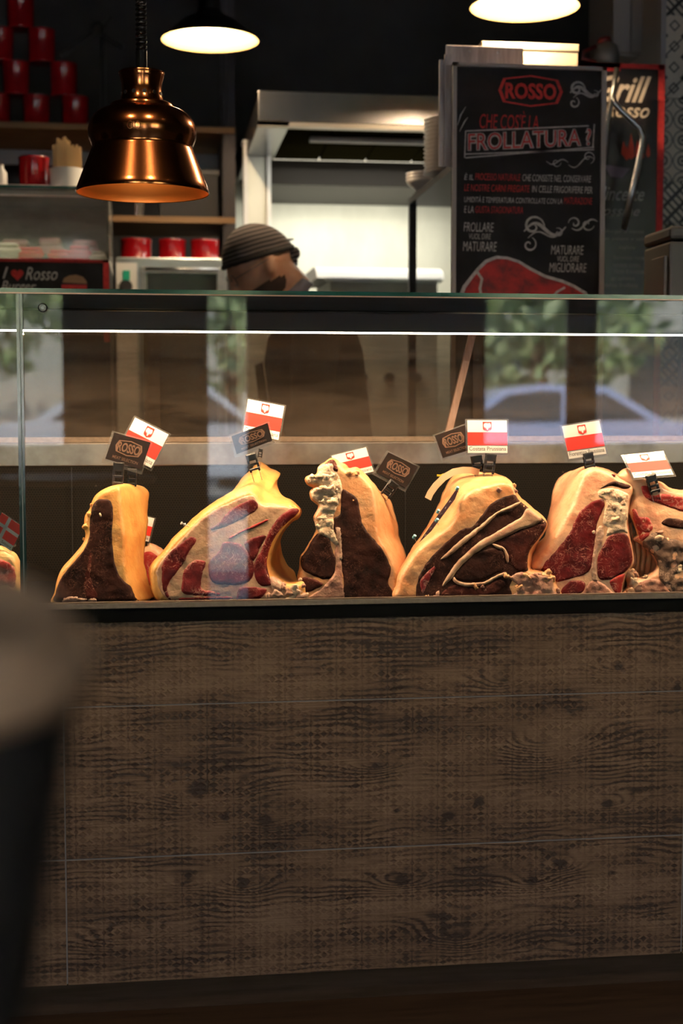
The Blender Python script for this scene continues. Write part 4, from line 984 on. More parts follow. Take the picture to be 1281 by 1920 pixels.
# ================================================================== PENDANT LAMPS
m_shadein = M('cream_enamel', (0.72, 0.44, 0.18), 0.6)
m_shadeout = M('black_enamel', (0.008, 0.008, 0.008), 0.45)
def pendant(px, py, w, Y, label):
    c = P(px, py, Y); R = w / 2 * SCALE(Y, px); h = R * 0.62
    t = thing('pendant_lamp', (c.x, Y, c.z), label, 'lamp', 'pendant lamps in the kitchen')
    out = [(R, 0), (R * .98, .006), (R * .55, h * .62), (R * .32, h * .80), (R * .22, h)]
    ins = [(R * .995, 0.0), (R * .955, .004), (R * .53, h * .60), (R * .30, h * .77), (R * .20, h * .95)]
    a = MB().lathe(out, (c.x, Y, c.z), 48); a.f = [f for f in a.f if len(f) == 4]; a.mi = [0] * len(a.f); a.build('shade', m_shadeout, t, smooth=True)
    a = MB().lathe(ins, (c.x, Y, c.z), 48); a.f = [f for f in a.f if len(f) == 4]; a.mi = [0] * len(a.f); a.build('shade_lining', m_shadein, t, smooth=True)
    MB().lathe([(R * .22, h), (R * .22, h * 1.25), (R * .12, h * 1.6), (R * .03, h * 1.7)], (c.x, Y, c.z), 24).build('socket', m_shadeout, t, smooth='auto')
    MB().sphere((c.x, Y, c.z + h * .72), R * .17).build('bulb', m_bulb, t, smooth=True)
    MB().tube([(c.x, Y, c.z + h * 1.6), (c.x, Y, RZ)], .004, 6).build('cord', m_black, t)
    ld = bpy.data.lights.new('pendant_light', 'POINT'); ld.energy = PEND_W; ld.color = (1.0, 0.74, 0.46); ld.shadow_soft_size = R * .12
    lo = bpy.data.objects.new('pendant_light', ld); COL.objects.link(lo); lo.parent = t; lo.location = (0, 0, h * .40)
    return t
PEND_W = 26.0
pendant(394, 76, 180, 1.80, 'glowing pendant lamp hanging behind the copper lamp, upper left')
pendant(984, 14, 196, 1.13, 'glowing pendant lamp at the top edge above the chalk menu board')

# ================================================================== HOOD AND COOKING WALL
m_hood = M('hood_steel', (0.36, 0.35, 0.35), 0.26, 1.0, col2=(0.28, 0.275, 0.28), scale=4, stretch=(3, 1, 1))
m_filter = M('greasy_filter', (0.012, 0.010, 0.004), 1.0, 0.0, spec=0.0)
m_splash = M('steel_splashback', (0.66, 0.66, 0.58), 0.55, 0.35, col2=(0.56, 0.56, 0.49), scale=3, stretch=(2, 1, 1))
YH = 1.98
hz0 = P(660, 232, YH).z; hz1 = P(660, 174, YH).z; hx0 = P(484, 210, YH).x; hx1 = P(1040, 210, YH).x
hood = thing('extractor_hood', ((hx0 + hx1) / 2, 2.6, hz0), 'long brushed steel extractor hood over the cooking line', 'extractor hood')
B(hx0, hx1, YH, YH + .02, hz0, hz1).build('front_panel', m_hood, hood, bevel=.003)
B(hx0, hx0 + .02, YH + .02, RY1, hz0, hz1).build('side_panel', m_hood, hood)
B(hx1 - .02, hx1, YH + .02, RY1, hz0, hz1).build('side_panel', m_hood, hood)
B(hx0, hx1, YH + .02, RY1, hz1 - .02, hz1).build('top_panel', m_hood, hood)
B(hx0, hx0 + .10, YH, RY1 - .3, hz0 - .012, hz0).build('drip_rim', m_hood, hood)
B(hx0, hx1, YH, YH + .04, hz0 - .014, hz0).build('front_rim', M('hood_rim', (.5, .45, .38), .4, .8), hood)
nf = 5
for k in range(nf):
    x0 = hx0 + .10 + (hx1 - hx0 - .12) * k / nf; x1 = hx0 + .10 + (hx1 - hx0 - .12) * (k + 1) / nf - .006
    mb = MB(); mb.prism([(x0, YH + .06, hz0 + .03), (x1, YH + .06, hz0 + .03), (x1, YH + .62, hz0 - .01), (x0, YH + .62, hz0 - .01)], (0, 0, .02)); mb.build('grease_filter', m_filter, hood)
zt = P(660, 298, YH + .68).z
B(hx0 + .06, hx1 - .05, YH + .66, YH + .70, zt - .006, zt + .006).build('bright_steel_edge', m_steelglow, hood, bevel=.004)  # bright steel edge of the hood, made to glow; no lamp
B(hx0 + .04, hx1 - .03, YH + .64, YH + .74, zt + .006, zt + .05).build('edge_housing', m_hood, hood)  # backing of the bright edge, holds no lamp
ld = bpy.data.lights.new('hood_light', 'AREA'); ld.shape = 'RECTANGLE'; ld.size = hx1 - hx0 - .2; ld.size_y = .05; ld.energy = 7.5; ld.color = (1.0, .95, .78)
lo = bpy.data.objects.new('hood_light', ld); COL.objects.link(lo); lo.location = ((hx0 + hx1) / 2, 2.86, P(660, 352, 2.84).z - .02); lo.rotation_euler = (math.radians(18), 0, 0)
B(hx0 + .1, hx1 - .03, 2.80, RY1, P(660, 352, 2.84).z, hz1 - .03).build('rear_baffle', M('dark_baffle', (.03, .025, .02), .5, .3), hood)
B(hx0 + .2, hx1 - .2, YH + .28, YH + .32, hz0 - .004, hz0 + .010).build('front_light', m_white, hood)
ld = bpy.data.lights.new('hood_front_light', 'AREA'); ld.shape = 'RECTANGLE'; ld.size = hx1 - hx0 - .3; ld.size_y = .04; ld.energy = 5.0; ld.color = (1.0, .95, .82)
lo = bpy.data.objects.new('hood_front_light', ld); COL.objects.link(lo); lo.location = ((hx0 + hx1) / 2, YH + .30, hz0 - .010); lo.rotation_euler = (math.radians(10), 0, 0)
# splashback and left cheek of the cooking line
sb_ = structure(B(hx0 - .02, hx1, RY1 - .05, RY1, .88, P(660, 352, RY1).z).build('trim_1', m_splash))
pa = P(457, 420, 2.55); pb = P(508, 420, 2.55)
chk = thing('steel_cheek_panel', ((pa.x + pb.x) / 2, 2.6, 0.9), 'pale upright steel end panel behind the cook', 'panel')
B(pa.x, pb.x, 2.55, 2.59, 0.9, P(482, 272, 2.55).z).build('panel', m_splash, chk)
B(pa.x - .004, pb.x + .006, 2.53, 2.60, P(482, 272, 2.55).z, P(482, 264, 2.55).z).build('top_cap', m_white, chk, bevel=.004)
for x in (pa.x, pb.x - .014): B(x, x + .014, 2.535, 2.55, .9, P(482, 272, 2.55).z).build('edge_strip', m_white, chk)
# work counter along the back wall
wc = thing('kitchen_work_counter', (0.6, 2.75, 0), 'steel kitchen work counter along the back wall', 'counter')
B(-1.6, 3.2, 2.25, RY1 - .06, .86, .90).build('worktop', m_steel_d, wc, bevel=.003)
for k in range(6):
    x0 = -1.6 + 4.8 * k / 6
    d_ = B(x0 + .004, x0 + .796, 2.29, 2.31, .12, .855).build('door', m_steel_d, wc)
    B(x0 + .2, x0 + .6, 2.265, 2.29, .78, .80).build('handle', m_steel, d_)
B(-1.6, 3.2, 2.31, RY1 - .06, .08, .86).build('carcass', m_black, wc)
B(-1.58, 3.18, 2.36, RY1 - .1, 0, .08).build('plinth', m_black, wc)
# bright topped grill
gx0, gx1 = P(594, 520, 2.5).x, P(833, 520, 2.5).x; gz = P(700, 497, 2.5).z; gzb = P(700, 522, 2.5).z
gr = thing('countertop_grill', ((gx0 + gx1) / 2, 2.7, .90), 'steel countertop grill with a bright rolled hood behind the cook', 'grill')
lidp = [Vector((gx0, 2.5 + .12 - .12 * math.cos(a), gzb + (gz - gzb) * math.sin(a))) for a in np.linspace(0, PI / 2, 7)] + [Vector((gx0, 2.95, gz)), Vector((gx0, 2.95, gzb))]
MB().prism(lidp, (gx1 - gx0, 0, 0)).build('lid', m_white, gr, smooth='auto')
B(gx0 + .05, gx1 - .02, 2.52, 2.95, .90, gzb - .004).build('body', m_splash, gr, bevel=.004)
B(gx0 + .03, gx1 - .01, 2.49, 2.52, gzb - .012, gzb).build('front_bar', m_steel, gr)
kz = (gzb + .90) / 2
for k in range(3): MB().lathe([(.02, 0), (.017, .025)], (gx1 - .10 - k * .1, 2.515, kz), 16, (0, -1, 0)).build('knob', m_black, gr)

# ================================================================== SHELF RACK AND TINS, LEFT
YS = 2.62
m_rackp = M('grey_rack_steel', (0.045, 0.04, 0.045), 0.6, 0.2)
sx0, sx1 = P(-140, 400, YS).x, P(442, 400, YS).x
zs1, zs0 = P(320, 406, YS).z, P(320, 236, YS).z
rack = thing('shelf_rack', ((sx0 + sx1) / 2, 2.8, .90), 'dark steel rack with wooden shelves behind the copper lamp', 'shelf')
for x in (sx0, sx1 - .03):
    for y in (YS, 3.0): B(x, x + .03, y, y + .03, .90, RZ - .25).build('upright', m_rackp, rack)
for z in (zs1, zs0): B(sx0, sx1, YS - .005, 3.05, z - .022, z).build('shelf_board', m_wood, rack, bevel=.002)
bx = P(420, 300, 2.95).x
B(sx0, bx, 3.05, 3.06, P(200, 312, 3.05).z, P(200, 262, 3.05).z).build('pale_back_strip', M('pale_grey_strip', (0.42, 0.40, 0.41), .6), rack)  # pale colour stands in for light on the wall below the shelf
B(sx1 - .045, sx1 - .03, YS + .01, 3.0, .95, zs0).build('side_sheet', m_rackp, rack)
canR, canH = 25.5 * SCALE(2.75, 80), 61 * SCALE(2.75, 80)
def tin_mesh(c, R, H, root):
    MB().lathe([(R * .97, 0), (R, .003), (R, .006), (R * .965, .009), (R * .965, H - .009), (R, H - .006), (R, H - .003), (R * .97, H)], c, 28).build('body', m_redcan, root, smooth='auto')
    MB().lathe([(R * .90, 0), (R * .90, .0015), (R * .5, .0022)], (c[0], c[1], c[2] + H), 28).build('lid', m_steel_d, root, smooth='auto')
def tin(c, R, H, label, group=None):
    t = thing('red_tin', c, label, 'tin', group); tin_mesh(c, R, H, t); return t
pyr = [(-6, 0, 'bottom row, at the left edge'), (68, 0, 'bottom row, middle'), (141, 0, 'bottom row, nearest the copper lamp'), (31, 1, 'second row from the bottom, left'), (120, 1, 'second row from the bottom, right'), (2, 2, 'third row from the bottom, left edge'), (80, 2, 'third row from the bottom, right'), (41, 3, 'top row at the upper edge')]
for (px, r, w) in pyr:
    c = P(px, 200, 2.75); tin((c.x, 2.75, zs0 + r * canH), canR, canH, 'dim red tin in the upper left stack, ' + w, 'stacked red tins on the upper shelf')
ox0, ox1 = P(216, 520, 2.42).x, P(426, 520, 2.42).x; oz = P(320, 483, 2.42).z
for (px, w, s_) in ((255, 60, 'left'), (323, 52, 'middle'), (384, 54, 'right')):
    Y = 2.60; c = P(px, 470, Y); R = w / 2 * SCALE(Y, px)
    tin((c.x, Y, oz), R, 36 * SCALE(Y, px) + .012, 'red tin standing on the oven, %s of three' % s_, 'red tins on the oven')
# dark crate on the lower shelf
cr = thing('dark_crate', (P(352, 400, 2.8).x, 2.8, zs1), 'dark plastic crate on the wooden shelf right of the copper lamp', 'crate')
cx0, cx1 = P(300, 380, 2.7).x, P(408, 380, 2.7).x; cz = P(350, 318, 2.7).z
for (x0, x1, y0, y1) in ((cx0, cx1, 2.70, 2.71), (cx0, cx1, 2.97, 2.98), (cx0, cx0 + .01, 2.71, 2.97), (cx1 - .01, cx1, 2.71, 2.97)): B(x0, x1, y0, y1, zs1, cz).build('side', M('dark_plastic', (.010, .009, .010), .6), cr)
B(cx0, cx1, 2.70, 2.98, zs1, zs1 + .01).build('base', m_black, cr)
B(cx0 - .006, cx1 + .006, 2.694, 2.70, cz - .02, cz).build('rim', m_black, cr)
gl = P(261, 400, 2.66)
tag(MB().lathe([(.010, 0), (.016, .004), (.018, .05), (.0185, .075)], (gl.x, 2.66, zs1), 20).build('small_glass', glass_mat('tumbler', (.85, .75, .75), smudge=.3), smooth='auto'), 'small glass on the shelf just under the copper lamp', 'glass')
# articulated black lamp arm against the grey wall
al = thing('articulated_arm', (P(192, 236, 2.6).x, 2.66, zs0), 'black jointed desk-lamp arm silhouetted on the upper shelf', 'lamp arm')
q_ = lambda x, y: P(x, y, 2.66)
MB().tube([q_(194, 236), q_(193, 70)], .010, 8).build('post', m_black, al)
MB().tube([q_(186, 56), q_(115, 105)], .010, 8).build('lower_arm', m_black, al)
MB().tube([q_(186, 60), q_(206, 32)], .007, 8).build('upper_arm', m_black, al)
MB().tube([q_(188, 60), q_(232, 88)], .008, 8).build('side_arm', m_black, al)
MB().sphere(q_(182, 52), .026).build('joint', m_black, al, smooth=True)
MB().lathe([(.06, 0), (.06, .012), (.02, .018)], (q_(194, 236).x, 2.66, zs0), 20).build('base', m_black, al)

# oven
ov = thing('countertop_oven', ((ox0 + ox1) / 2, 2.6, .90), 'steel countertop oven with green switch under the red tins', 'oven')
B(ox0, ox1, 2.42, 2.85, .90, oz).build('body', m_steel, ov, bevel=.004)
cxx = P(257, 520, 2.42).x
B(ox0 + .004, cxx, 2.414, 2.42, .905, oz - .02).build('control_panel', m_white, ov)
s0 = P(237, 516, 2.41)
B(s0.x - .012, s0.x + .012, 2.408, 2.414, s0.z - .016, s0.z + .016).build('green_switch', M('green_switch', (0.01, 0.20, 0.10), .3, emit=(.02, .5, .25), estr=.15), ov)
s1 = P(236, 537, 2.41)
kn = MB().lathe([(.024, 0), (.021, .022)], (s1.x, 2.414, s1.z), 20, (0, -1, 0)).build('knob', m_black, ov, smooth='auto')
dx0, dx1 = P(262, 520, 2.42).x, P(420, 520, 2.42).x; dzt = P(340, 502, 2.42).z
dr = B(dx0, dx1, 2.404, 2.42, .92, dzt).build('door', m_steel_d, ov, bevel=.002)
B(dx0 + .025, dx1 - .025, 2.401, 2.404, .95, dzt - .02).build('door_window', m_blackgloss, dr)
MB().tube([(dx0 + .02, 2.385, dzt - .008), (dx1 - .02, 2.385, dzt - .008)], .006, 10).build('handle', m_steel, dr, smooth=True)

# ================================================================== LEFT GLASS COUNTER WITH THE CHALK SIGN
YG = 1.75
lx0, lx1 = P(-260, 420, YG).x, P(204, 420, YG).x
lzt = P(100, 349, YG).z; lzb = P(100, 484, YG).z
lc = thing('side_display_counter', ((lx0 + lx1) / 2, 2.0, 0), 'small glass display counter at left with a chalk sign on its front', 'display case')
B(lx0, lx1, YG + .02, 2.2, 0, lzb - .01).build('base_cabinet', m_black, lc)
B(lx0, lx1, YG + .02, 2.2, lzb - .01, lzb).build('deck', m_white, lc)
B(lx0, lx1, YG, 2.2, lzt - .006, lzt).build('top_glass', [glass_mat('smoky_glass', (.8, .85, .83), smudge=.12)], lc)
B(lx0, lx1, YG - .002, YG, lzt - .007, lzt + .001).build('glass_edge', m_edge, lc)
m_foggy = glass_mat('foggy_glass', (.85, .85, .82), smudge=.16, scol=(.62, .60, .55), rough=.05)
B(lx0, lx1, YG, YG + .006, lzb, lzt - .007).build('front_glass', m_foggy, lc)
B(lx1 - .006, lx1, YG + .006, 2.2, lzb, lzt - .007).build('side_glass', m_foggy, lc)
B(lx0, lx1, 2.17, 2.2, lzb, lzt - .007).build('rear_panel', M('grey_rear', (.30, .28, .25), .6, col2=(.2, .18, .16), scale=10), lc)
sgq = QP(-260, 484, 205, 640, YG + .014)
sg = thing('chalk_sign', sgq.pt(.5, 1), 'black chalk sign reading I love Rosso with a red border', 'sign')
sgq.slab(0, 0, 1, 1, 0, .004).build('board', m_board, sg)
uu = lambda px: (px + 260) / 465.0
vv = lambda py: (py - 484) / 156.0
bd = MB(); sgq.slab(0, 0, 1, vv(490), .004, .001, bd); sgq.slab(uu(194), 0, 1, 1, .004, .001, bd); bd.build('red_border', m_chalkred, sg)
sgq.text('I', uu(3), vv(500), uu(14), vv(522), .0045, m_chalk, sg, shear=.3)
sgq.text('Rosso', uu(46), vv(500), uu(107), vv(524), .0045, m_chalk, sg, shear=.35)
sgq.text('Burger', uu(0), vv(526), uu(66), vv(552), .0045, m_chalk, sg, shear=.35)
hp_ = [(uu(31 + 12 * .0625 * 16 * math.sin(t) ** 3), vv(514 - 0.75 * (13 * math.cos(t) - 5 * math.cos(2 * t) - 2 * math.cos(3 * t) - math.cos(4 * t)))) for t in np.linspace(0, 2 * PI, 25)[:-1]]
sgq.poly(hp_, .0045, .0004).build('heart', m_chalkred, sg)
sgq.poly([(uu(116), vv(528)), (uu(119), vv(520)), (uu(128), vv(515)), (uu(142), vv(513)), (uu(155), vv(517)), (uu(162), vv(525)), (uu(163), vv(530))], .0045, .0004).build('bun_drawing', M('chalk_bun', (.30, .17, .09), .8), sg)
sgq.poly([(uu(114), vv(532)), (uu(163), vv(532)), (uu(162), vv(545)), (uu(115), vv(545))], .0045, .0004).build('patty_drawing', m_chalkred, sg)
ld = bpy.data.lights.new('side_counter_light', 'AREA'); ld.shape = 'RECTANGLE'; ld.size = lx1 - lx0 - .1; ld.size_y = .02; ld.energy = 0.9; ld.color = (1.0, .86, .72)
lo = bpy.data.objects.new('side_counter_light', ld); COL.objects.link(lo); lo.location = ((lx0 + lx1) / 2, YG + .06, lzt - .022)
B(lx0 + .02, lx1 - .02, YG + .045, YG + .075, lzt - .020, lzt - .007).build('light_strip', m_white, lc)
# packs in the side display
packs = [(12, 470, 60, 'pale', 34), (58, 466, 52, 'red', 26), (80, 470, 40, 'dark', 14), (112, 474, 44, 'red', 22), (150, 470, 46, 'red', 30), (182, 474, 36, 'pale', 20), (30, 440, 60, 'pink', 22), (95, 436, 50, 'pink', 26), (160, 440, 56, 'pink', 22)]
mats_p = {'pale': M('pale_pack', (.55, .50, .40), .5), 'red': M('red_pack', (.55, .05, .05), .45), 'dark': M('dark_pack', (.04, .04, .045), .4), 'pink': M('rosy_pack', (.45, .26, .26), .5)}
cnt = {}
words = ['leftmost', 'beside the leftmost', 'central', 'right', 'rightmost']
for (px, py, w, kind, h) in packs:
    back = py < 450; Y = 2.06 if back else 1.88; s_ = SCALE(Y, px)
    c = P(px, 460, Y).x; hh = h * s_ + (.05 if back else 0)
    k = cnt.get(kind, 0); cnt[kind] = k + 1
    pk = thing('food_pack', (c, Y, lzb), '%s food pack in the side counter, %s, %s row' % ({'pale': 'pale', 'red': 'red', 'dark': 'black', 'pink': 'rosy'}[kind], ['first from the left', 'second from the left', 'third from the left'][k], 'back' if back else 'front'), 'food pack', 'packs in the side display')
    B(c - w * s_ / 2, c + w * s_ / 2, Y - .05, Y + .05, lzb, lzb + hh * .7).build('tray', mats_p[kind], pk, bevel=.008)
    B(c - w * s_ * .4, c + w * s_ * .4, Y - .042, Y + .042, lzb + hh * .7, lzb + hh).build('film', mats_p[kind], pk, bevel=.010, seg=3)
# things on the side counter
c = P(64, 340, 1.92); tin((c.x, 1.92, lzt), 29 * SCALE(1.92, 60), 68 * SCALE(1.92, 60), 'red tin on the glass counter beside the wooden sticks')
c = P(126, 340, 1.86); s_ = SCALE(1.86, 126)
st = thing('stick_holder', (c.x, 1.86, lzt), 'white cup packed with wooden stirring sticks on the glass counter', 'stick cup')
MB().lathe([(30 * s_, 0), (33 * s_, 42 * s_), (31 * s_, 42 * s_), (28 * s_, 2 * s_)], (c.x, 1.86, lzt), 28).build('cup', m_white, st, smooth='auto')
m_stick = M('pale_stick_wood', (.62, .42, .20), .6)
random.seed(4)
for k in range(46):
    a = k * 2.399; r = 27 * s_ * math.sqrt(k / 46); tall = (98 if r < 17 * s_ and math.cos(a) < .4 else 84) * s_ + random.uniform(-3, 3) * s_
    x, y = c.x + r * math.cos(a), 1.86 + r * math.sin(a) * .9
    B(x - .0032, x + .0032, y - .0009, y + .0009, lzt + .003, lzt + tall).build('stick', m_stick, st)
nb = P(40, 346, 1.80)
tag(B(P(-30, 346, 1.8).x, P(112, 346, 1.8).x, 1.77, 1.83, lzt, lzt + .006).build('napkin_stack', M('napkin', (.62, .55, .58), .8), bevel=.002), 'flat pale napkin pile in front of the red tin on the glass counter', 'napkins')
b0 = P(2, 330, 1.84)
tag(MB().lathe([(.016, 0), (.018, .004), (.018, .05), (.008, .065), (.008, .075)], (b0.x, 1.84, lzt), 16).build('small_bottle', m_white, smooth='auto'), 'small pale bottle at the left edge on the glass counter', 'bottle')

# ================================================================== PLATE SHELF AND BOARDS, RIGHT
m_blksteel = M('black_steel', (0.02, 0.018, 0.018), 0.4, 0.5)
px_, yn, yf = P(766, 372, 1.76).x, 1.12, 1.76
zsh = P(766, 372, 1.76).z
ps = thing('plate_shelf', (px_ + .4, 1.45, ztt), 'black steel plate shelf standing behind the chalk menu board', 'shelf')
B(px_, px_ + .40, yn, yf, zsh - .02, zsh).build('shelf_board', m_blksteel, ps)
for (x, y) in ((px_, yf - .022), (px_ + .378, yf - .022), (px_ + .378, yn), (px_ + .03, yn)): B(x, x + .022, y, y + .022, 0, zsh - .02).build('leg', m_blksteel, ps)
B(px_, px_ + .40, yn, yf, .86, .88).build('lower_shelf', m_blksteel, ps)
# stack of plates
m_plate = M('white_plate', (.62, .58, .55), .3, coat=.4)
Yp = 1.36; s_ = SCALE(Yp, 820); npl = 14
ORD = ['', 'second', 'third', 'fourth', 'fifth', 'sixth', 'seventh', 'eighth', 'ninth', 'tenth', 'eleventh', 'twelfth', 'thirteenth']
R = 46 * s_; c = P(795, 300, Yp); ccx = c.x + R
for k in range(npl):
    z = zsh + k * .0115
    prof_ = [(R * .55, 0), (R * .6, .001), (R * .98, .010), (R, .0115), (R * .97, .0115), (R * .6, .004), (R * .01, .003)]
    tag(MB().lathe(prof_, (ccx, Yp, z), 36).build('plate', m_plate, smooth=True), 'white plate, %s of the tall stack left of the menu board' % ('bottom one' if k == 0 else 'top one' if k == npl - 1 else ORD[k] + ' from the bottom'), 'plate', 'plates in the tall stack on the black shelf')
bwc = P(783, 345, 1.62)
for k in range(3):
    Rb = .055
    prof_ = [(Rb * .4, 0), (Rb * .45, .003), (Rb * .9, .022), (Rb, .034), (Rb * .95, .034), (Rb * .8, .022), (Rb * .02, .008)]
    tag(MB().lathe(prof_, (bwc.x + .02, 1.62, zsh + k * .010), 32).build('bowl', m_plate, smooth=True), 'small white bowl, %s of three nested at the corner of the black shelf' % ('bottom', 'middle', 'top')[k], 'bowl', 'nested bowls on the black shelf')

# menu board "frollatura"
YM = 1.06
bq = QP(848, 124, 1131, 900, YM)
mbd = thing('chalk_menu_board', bq.pt(.5, 1), 'large chalk menu board headed ROSSO with a drawn red steak', 'sign')
bq.slab(0, 0, 1, 1, 0, -.018).build('panel', m_board, mbd)
fr = MB(); bq.slab(-.004, -.003, .022, 1, 0, .006, fr); bq.slab(.972, -.003, 1.004, 1, 0, .006, fr); bq.slab(-.004, -.003, 1.004, .006, 0, .006, fr); fr.build('frame', M('grey_frame', (.42, .36, .34), .5), mbd)
U = lambda px: (px - 848) / 283.0
V = lambda py: (py - 124) / 776.0
CE2 = lambda x, y: (U(800 + x / 2.663), V(60 + y / 2.663))
hexring(bq, U(927), V(139), U(1055), V(200), .10, .0006, .0005).build('logo_frame', m_chalkred, mbd)
bq.text('ROSSO', U(944), V(155), U(1039), V(185), .0006, m_chalkred, mbd, bold=.035)
bq.text("CHE COS'È LA", *CE2(258, 392), *CE2(550, 482), .0006, m_chalkred, mbd, shear=.15)
ol = MB()
for (a, b) in (((190, 497), (800, 455)), ((190, 628), (828, 560)), ((190, 497), (186, 628)), ((828, 445), (822, 565)), ((190, 610), (828, 572))): bq.stroke([CE2(*a), CE2(*b)], .008, .0005, .0004, ol)
ol.build('title_box', m_chalk, mbd)
q2 = Q(bq.pt(*CE2(200, 500)), bq.pt(*CE2(815, 458)), bq.pt(*CE2(815, 560)), bq.pt(*CE2(200, 602)))
q2.text('FROLLATURA ?', .0, .06, 1, .94, .0005, m_chalk, mbd, bold=.05)
q2.text('FROLLATURA ?', .006, .10, .994, .90, .0011, m_chalkred, mbd, bold=-.005)
def para(y, segs, h=34):
    for (x0, x1, t, red) in segs: bq.text(t, *CE2(x0, y), *CE2(x1, y + h), .0006, m_chalkred if red else m_chalk, mbd, shear=.15)
para(702, [(185, 230, 'È IL', 0), (238, 462, 'PROCESSO NATURALE', 1), (472, 815, 'CHE CONSISTE NEL CONSERVARE', 0)])
para(757, [(185, 508, 'LE NOSTRE CARNI PREGIATE', 1), (520, 822, 'IN CELLE FRIGORIFERE PER', 0)])
para(812, [(185, 672, 'UMIDITÀ E TEMPERATURA CONTROLLATE CON LA', 0), (680, 822, 'MATURAZIONE', 1)])
para(864, [(185, 232, 'E LA', 0), (240, 476, 'GIUSTA STAGIONATURA', 1)])
para(945, [(183, 332, 'FROLLARE', 0)], 46); para(1000, [(210, 318, 'VUOL DIRE', 0)], 28); para(1040, [(180, 348, 'MATURARE', 0)], 48)
para(1052, [(618, 782, 'MATURARE', 0)], 46); para(1105, [(650, 760, 'VUOL DIRE', 0)], 28); para(1140, [(610, 798, 'MIGLIORARE', 0)], 46)
def spiral(cx, cy, r, a0, turns, sgn=1, n=26): return [(cx + r * (1 - t) ** .8 * math.cos(a0 + sgn * 2 * PI * turns * t), cy + r * (1 - t) ** .8 * math.sin(a0 + sgn * 2 * PI * turns * t)) for t in np.linspace(0, .93, n)]
def wave(x0, y0, x1, y1, amp, n=18): return [(x0 + (x1 - x0) * t, y0 + (y1 - y0) * t + amp * math.sin(2 * PI * t)) for t in np.linspace(0, 1, n)]
def sw(pts, w=.022): bq.stroke([CE2(*p) for p in pts], w * .55, .0005, .0004, taper=True).build('scroll_stroke', m_chalk, mbd)
for (ox_, oy_, k) in ((700, 235, 1.0), (475, 905, 1.35)):
    sw(spiral(ox_ + 40 * k, oy_ + 40 * k, 42 * k, .3, 1.25, -1), .03); sw(wave(ox_ + 5 * k, oy_ + 60 * k, ox_ + 160 * k, oy_ + 40 * k, -26 * k), .04); sw(spiral(ox_ + 25 * k, oy_ + 108 * k, 28 * k, -1.2, 1.2, 1), .022); sw(spiral(ox_ + 132 * k, oy_ + 62 * k, 18 * k, -2, 1.1, 1), .018); sw(wave(ox_ + 20 * k, oy_ + 84 * k, ox_ + 150 * k, oy_ + 55 * k, -16 * k), .018)
sw(spiral(735, 940, 32, PI, 1.1, 1), .02); sw(wave(720, 965, 850, 930, 18), .024); sw(spiral(800, 945, 34, .2, 1.0, 1), .02)
sw(spiral(800, 610, 34, 1.2, 1.2, -1), .012); sw(wave(590, 635, 700, 640, 14), .014); sw(wave(700, 650, 830, 620, 20), .014); sw(spiral(640, 640, 24, 0, 1.1, 1), .010)
sw([(150, 470), (165, 420), (190, 378)], .012); sw([(160, 500), (185, 450), (200, 430)], .012)

stk = [(165, 1300), (180, 1260), (215, 1215), (250, 1170), (290, 1130), (345, 1108), (400, 1112), (460, 1130), (520, 1165), (590, 1200), (680, 1225), (740, 1250), (800, 1285), (820, 1330), (800, 1420), (500, 1480), (220, 1430)]
bq.poly([CE2(*p) for p in stk], .0004, .0004).build('steak_outline', m_chalk, mbd)
stk2 = [(185, 1300), (196, 1270), (228, 1225), (262, 1182), (300, 1144), (348, 1124), (398, 1126), (456, 1144), (514, 1179), (584, 1214), (674, 1239), (734, 1264), (785, 1295), (802, 1330), (785, 1405), (500, 1460), (235, 1415)]
m_steakd = M('painted_steak', (.46, .02, .018), .7, col2=(.14, .012, .012), scale=24, lo=.42, hi=.66)
bq.poly([CE2(*p) for p in stk2], .0010, .0004).build('steak_drawing', m_steakd, mbd)
vn = MB(); bq.stroke([CE2(*p) for p in ((250, 1190), (275, 1225), (265, 1270), (272, 1320))], .018, .0015, .0003, vn); bq.stroke([CE2(*p) for p in ((620, 1320), (650, 1285), (690, 1262))], .014, .0015, .0003, vn); vn.build('steak_veins', m_chalk, mbd)
# pale plastic sleeve holder left of and behind the board
ph = thing('clear_menu_holder', P(838, 300, 1.12), 'whitish plastic menu holder behind the left edge of the menu board', 'menu holder')
m_pvc = M('cloudy_plastic', (.66, .60, .60), .35, col2=(.38, .33, .33), scale=14, stretch=(4, 4, .5))
for k, (x0, x1, t, b) in enumerate(((824, 838, 112, 312), (834, 850, 102, 312))):
    q3 = QP(x0, t, x1, b, 1.10 - .012 * k); q3.slab(0, 0, 1, 1, 0, -.008).build('sleeve', m_pvc, ph)
q3 = QP(836, 86, 982, 180, 1.10); q3.slab(0, 0, 1, 1, 0, -.006).build('backing_sheet', m_pvc, ph, bevel=.003)
for (x, y) in ((880, 97), (934, 97)): MB().lathe([(.004, 0), (.003, .004)], q3.pt((x - 836) / 146, (y - 86) / 94), 12, (0, -1, 0)).build('rivet', m_steel, ph)
gx = P(822, 200, 1.16)
bxq = QP(905, 80, 1083, 200, 1.20)
bxo = thing('beige_box', bxq.pt(.5, 1, -.05), 'warmly lit beige box behind the top of the menu board', 'box')
m_beige = M('beige_card', (.50, .40, .28), .6)
zb_ = zsh
B(bxq.c[0].x, bxq.c[1].x, 1.20, 1.42, zb_, bxq.c[0].z - .006).build('body', m_beige, bxo)
B(bxq.c[0].x - .003, bxq.c[1].x + .003, 1.197, 1.423, bxq.c[0].z - .02, bxq.c[0].z).build('lid', m_beige, bxo, bevel=.002)

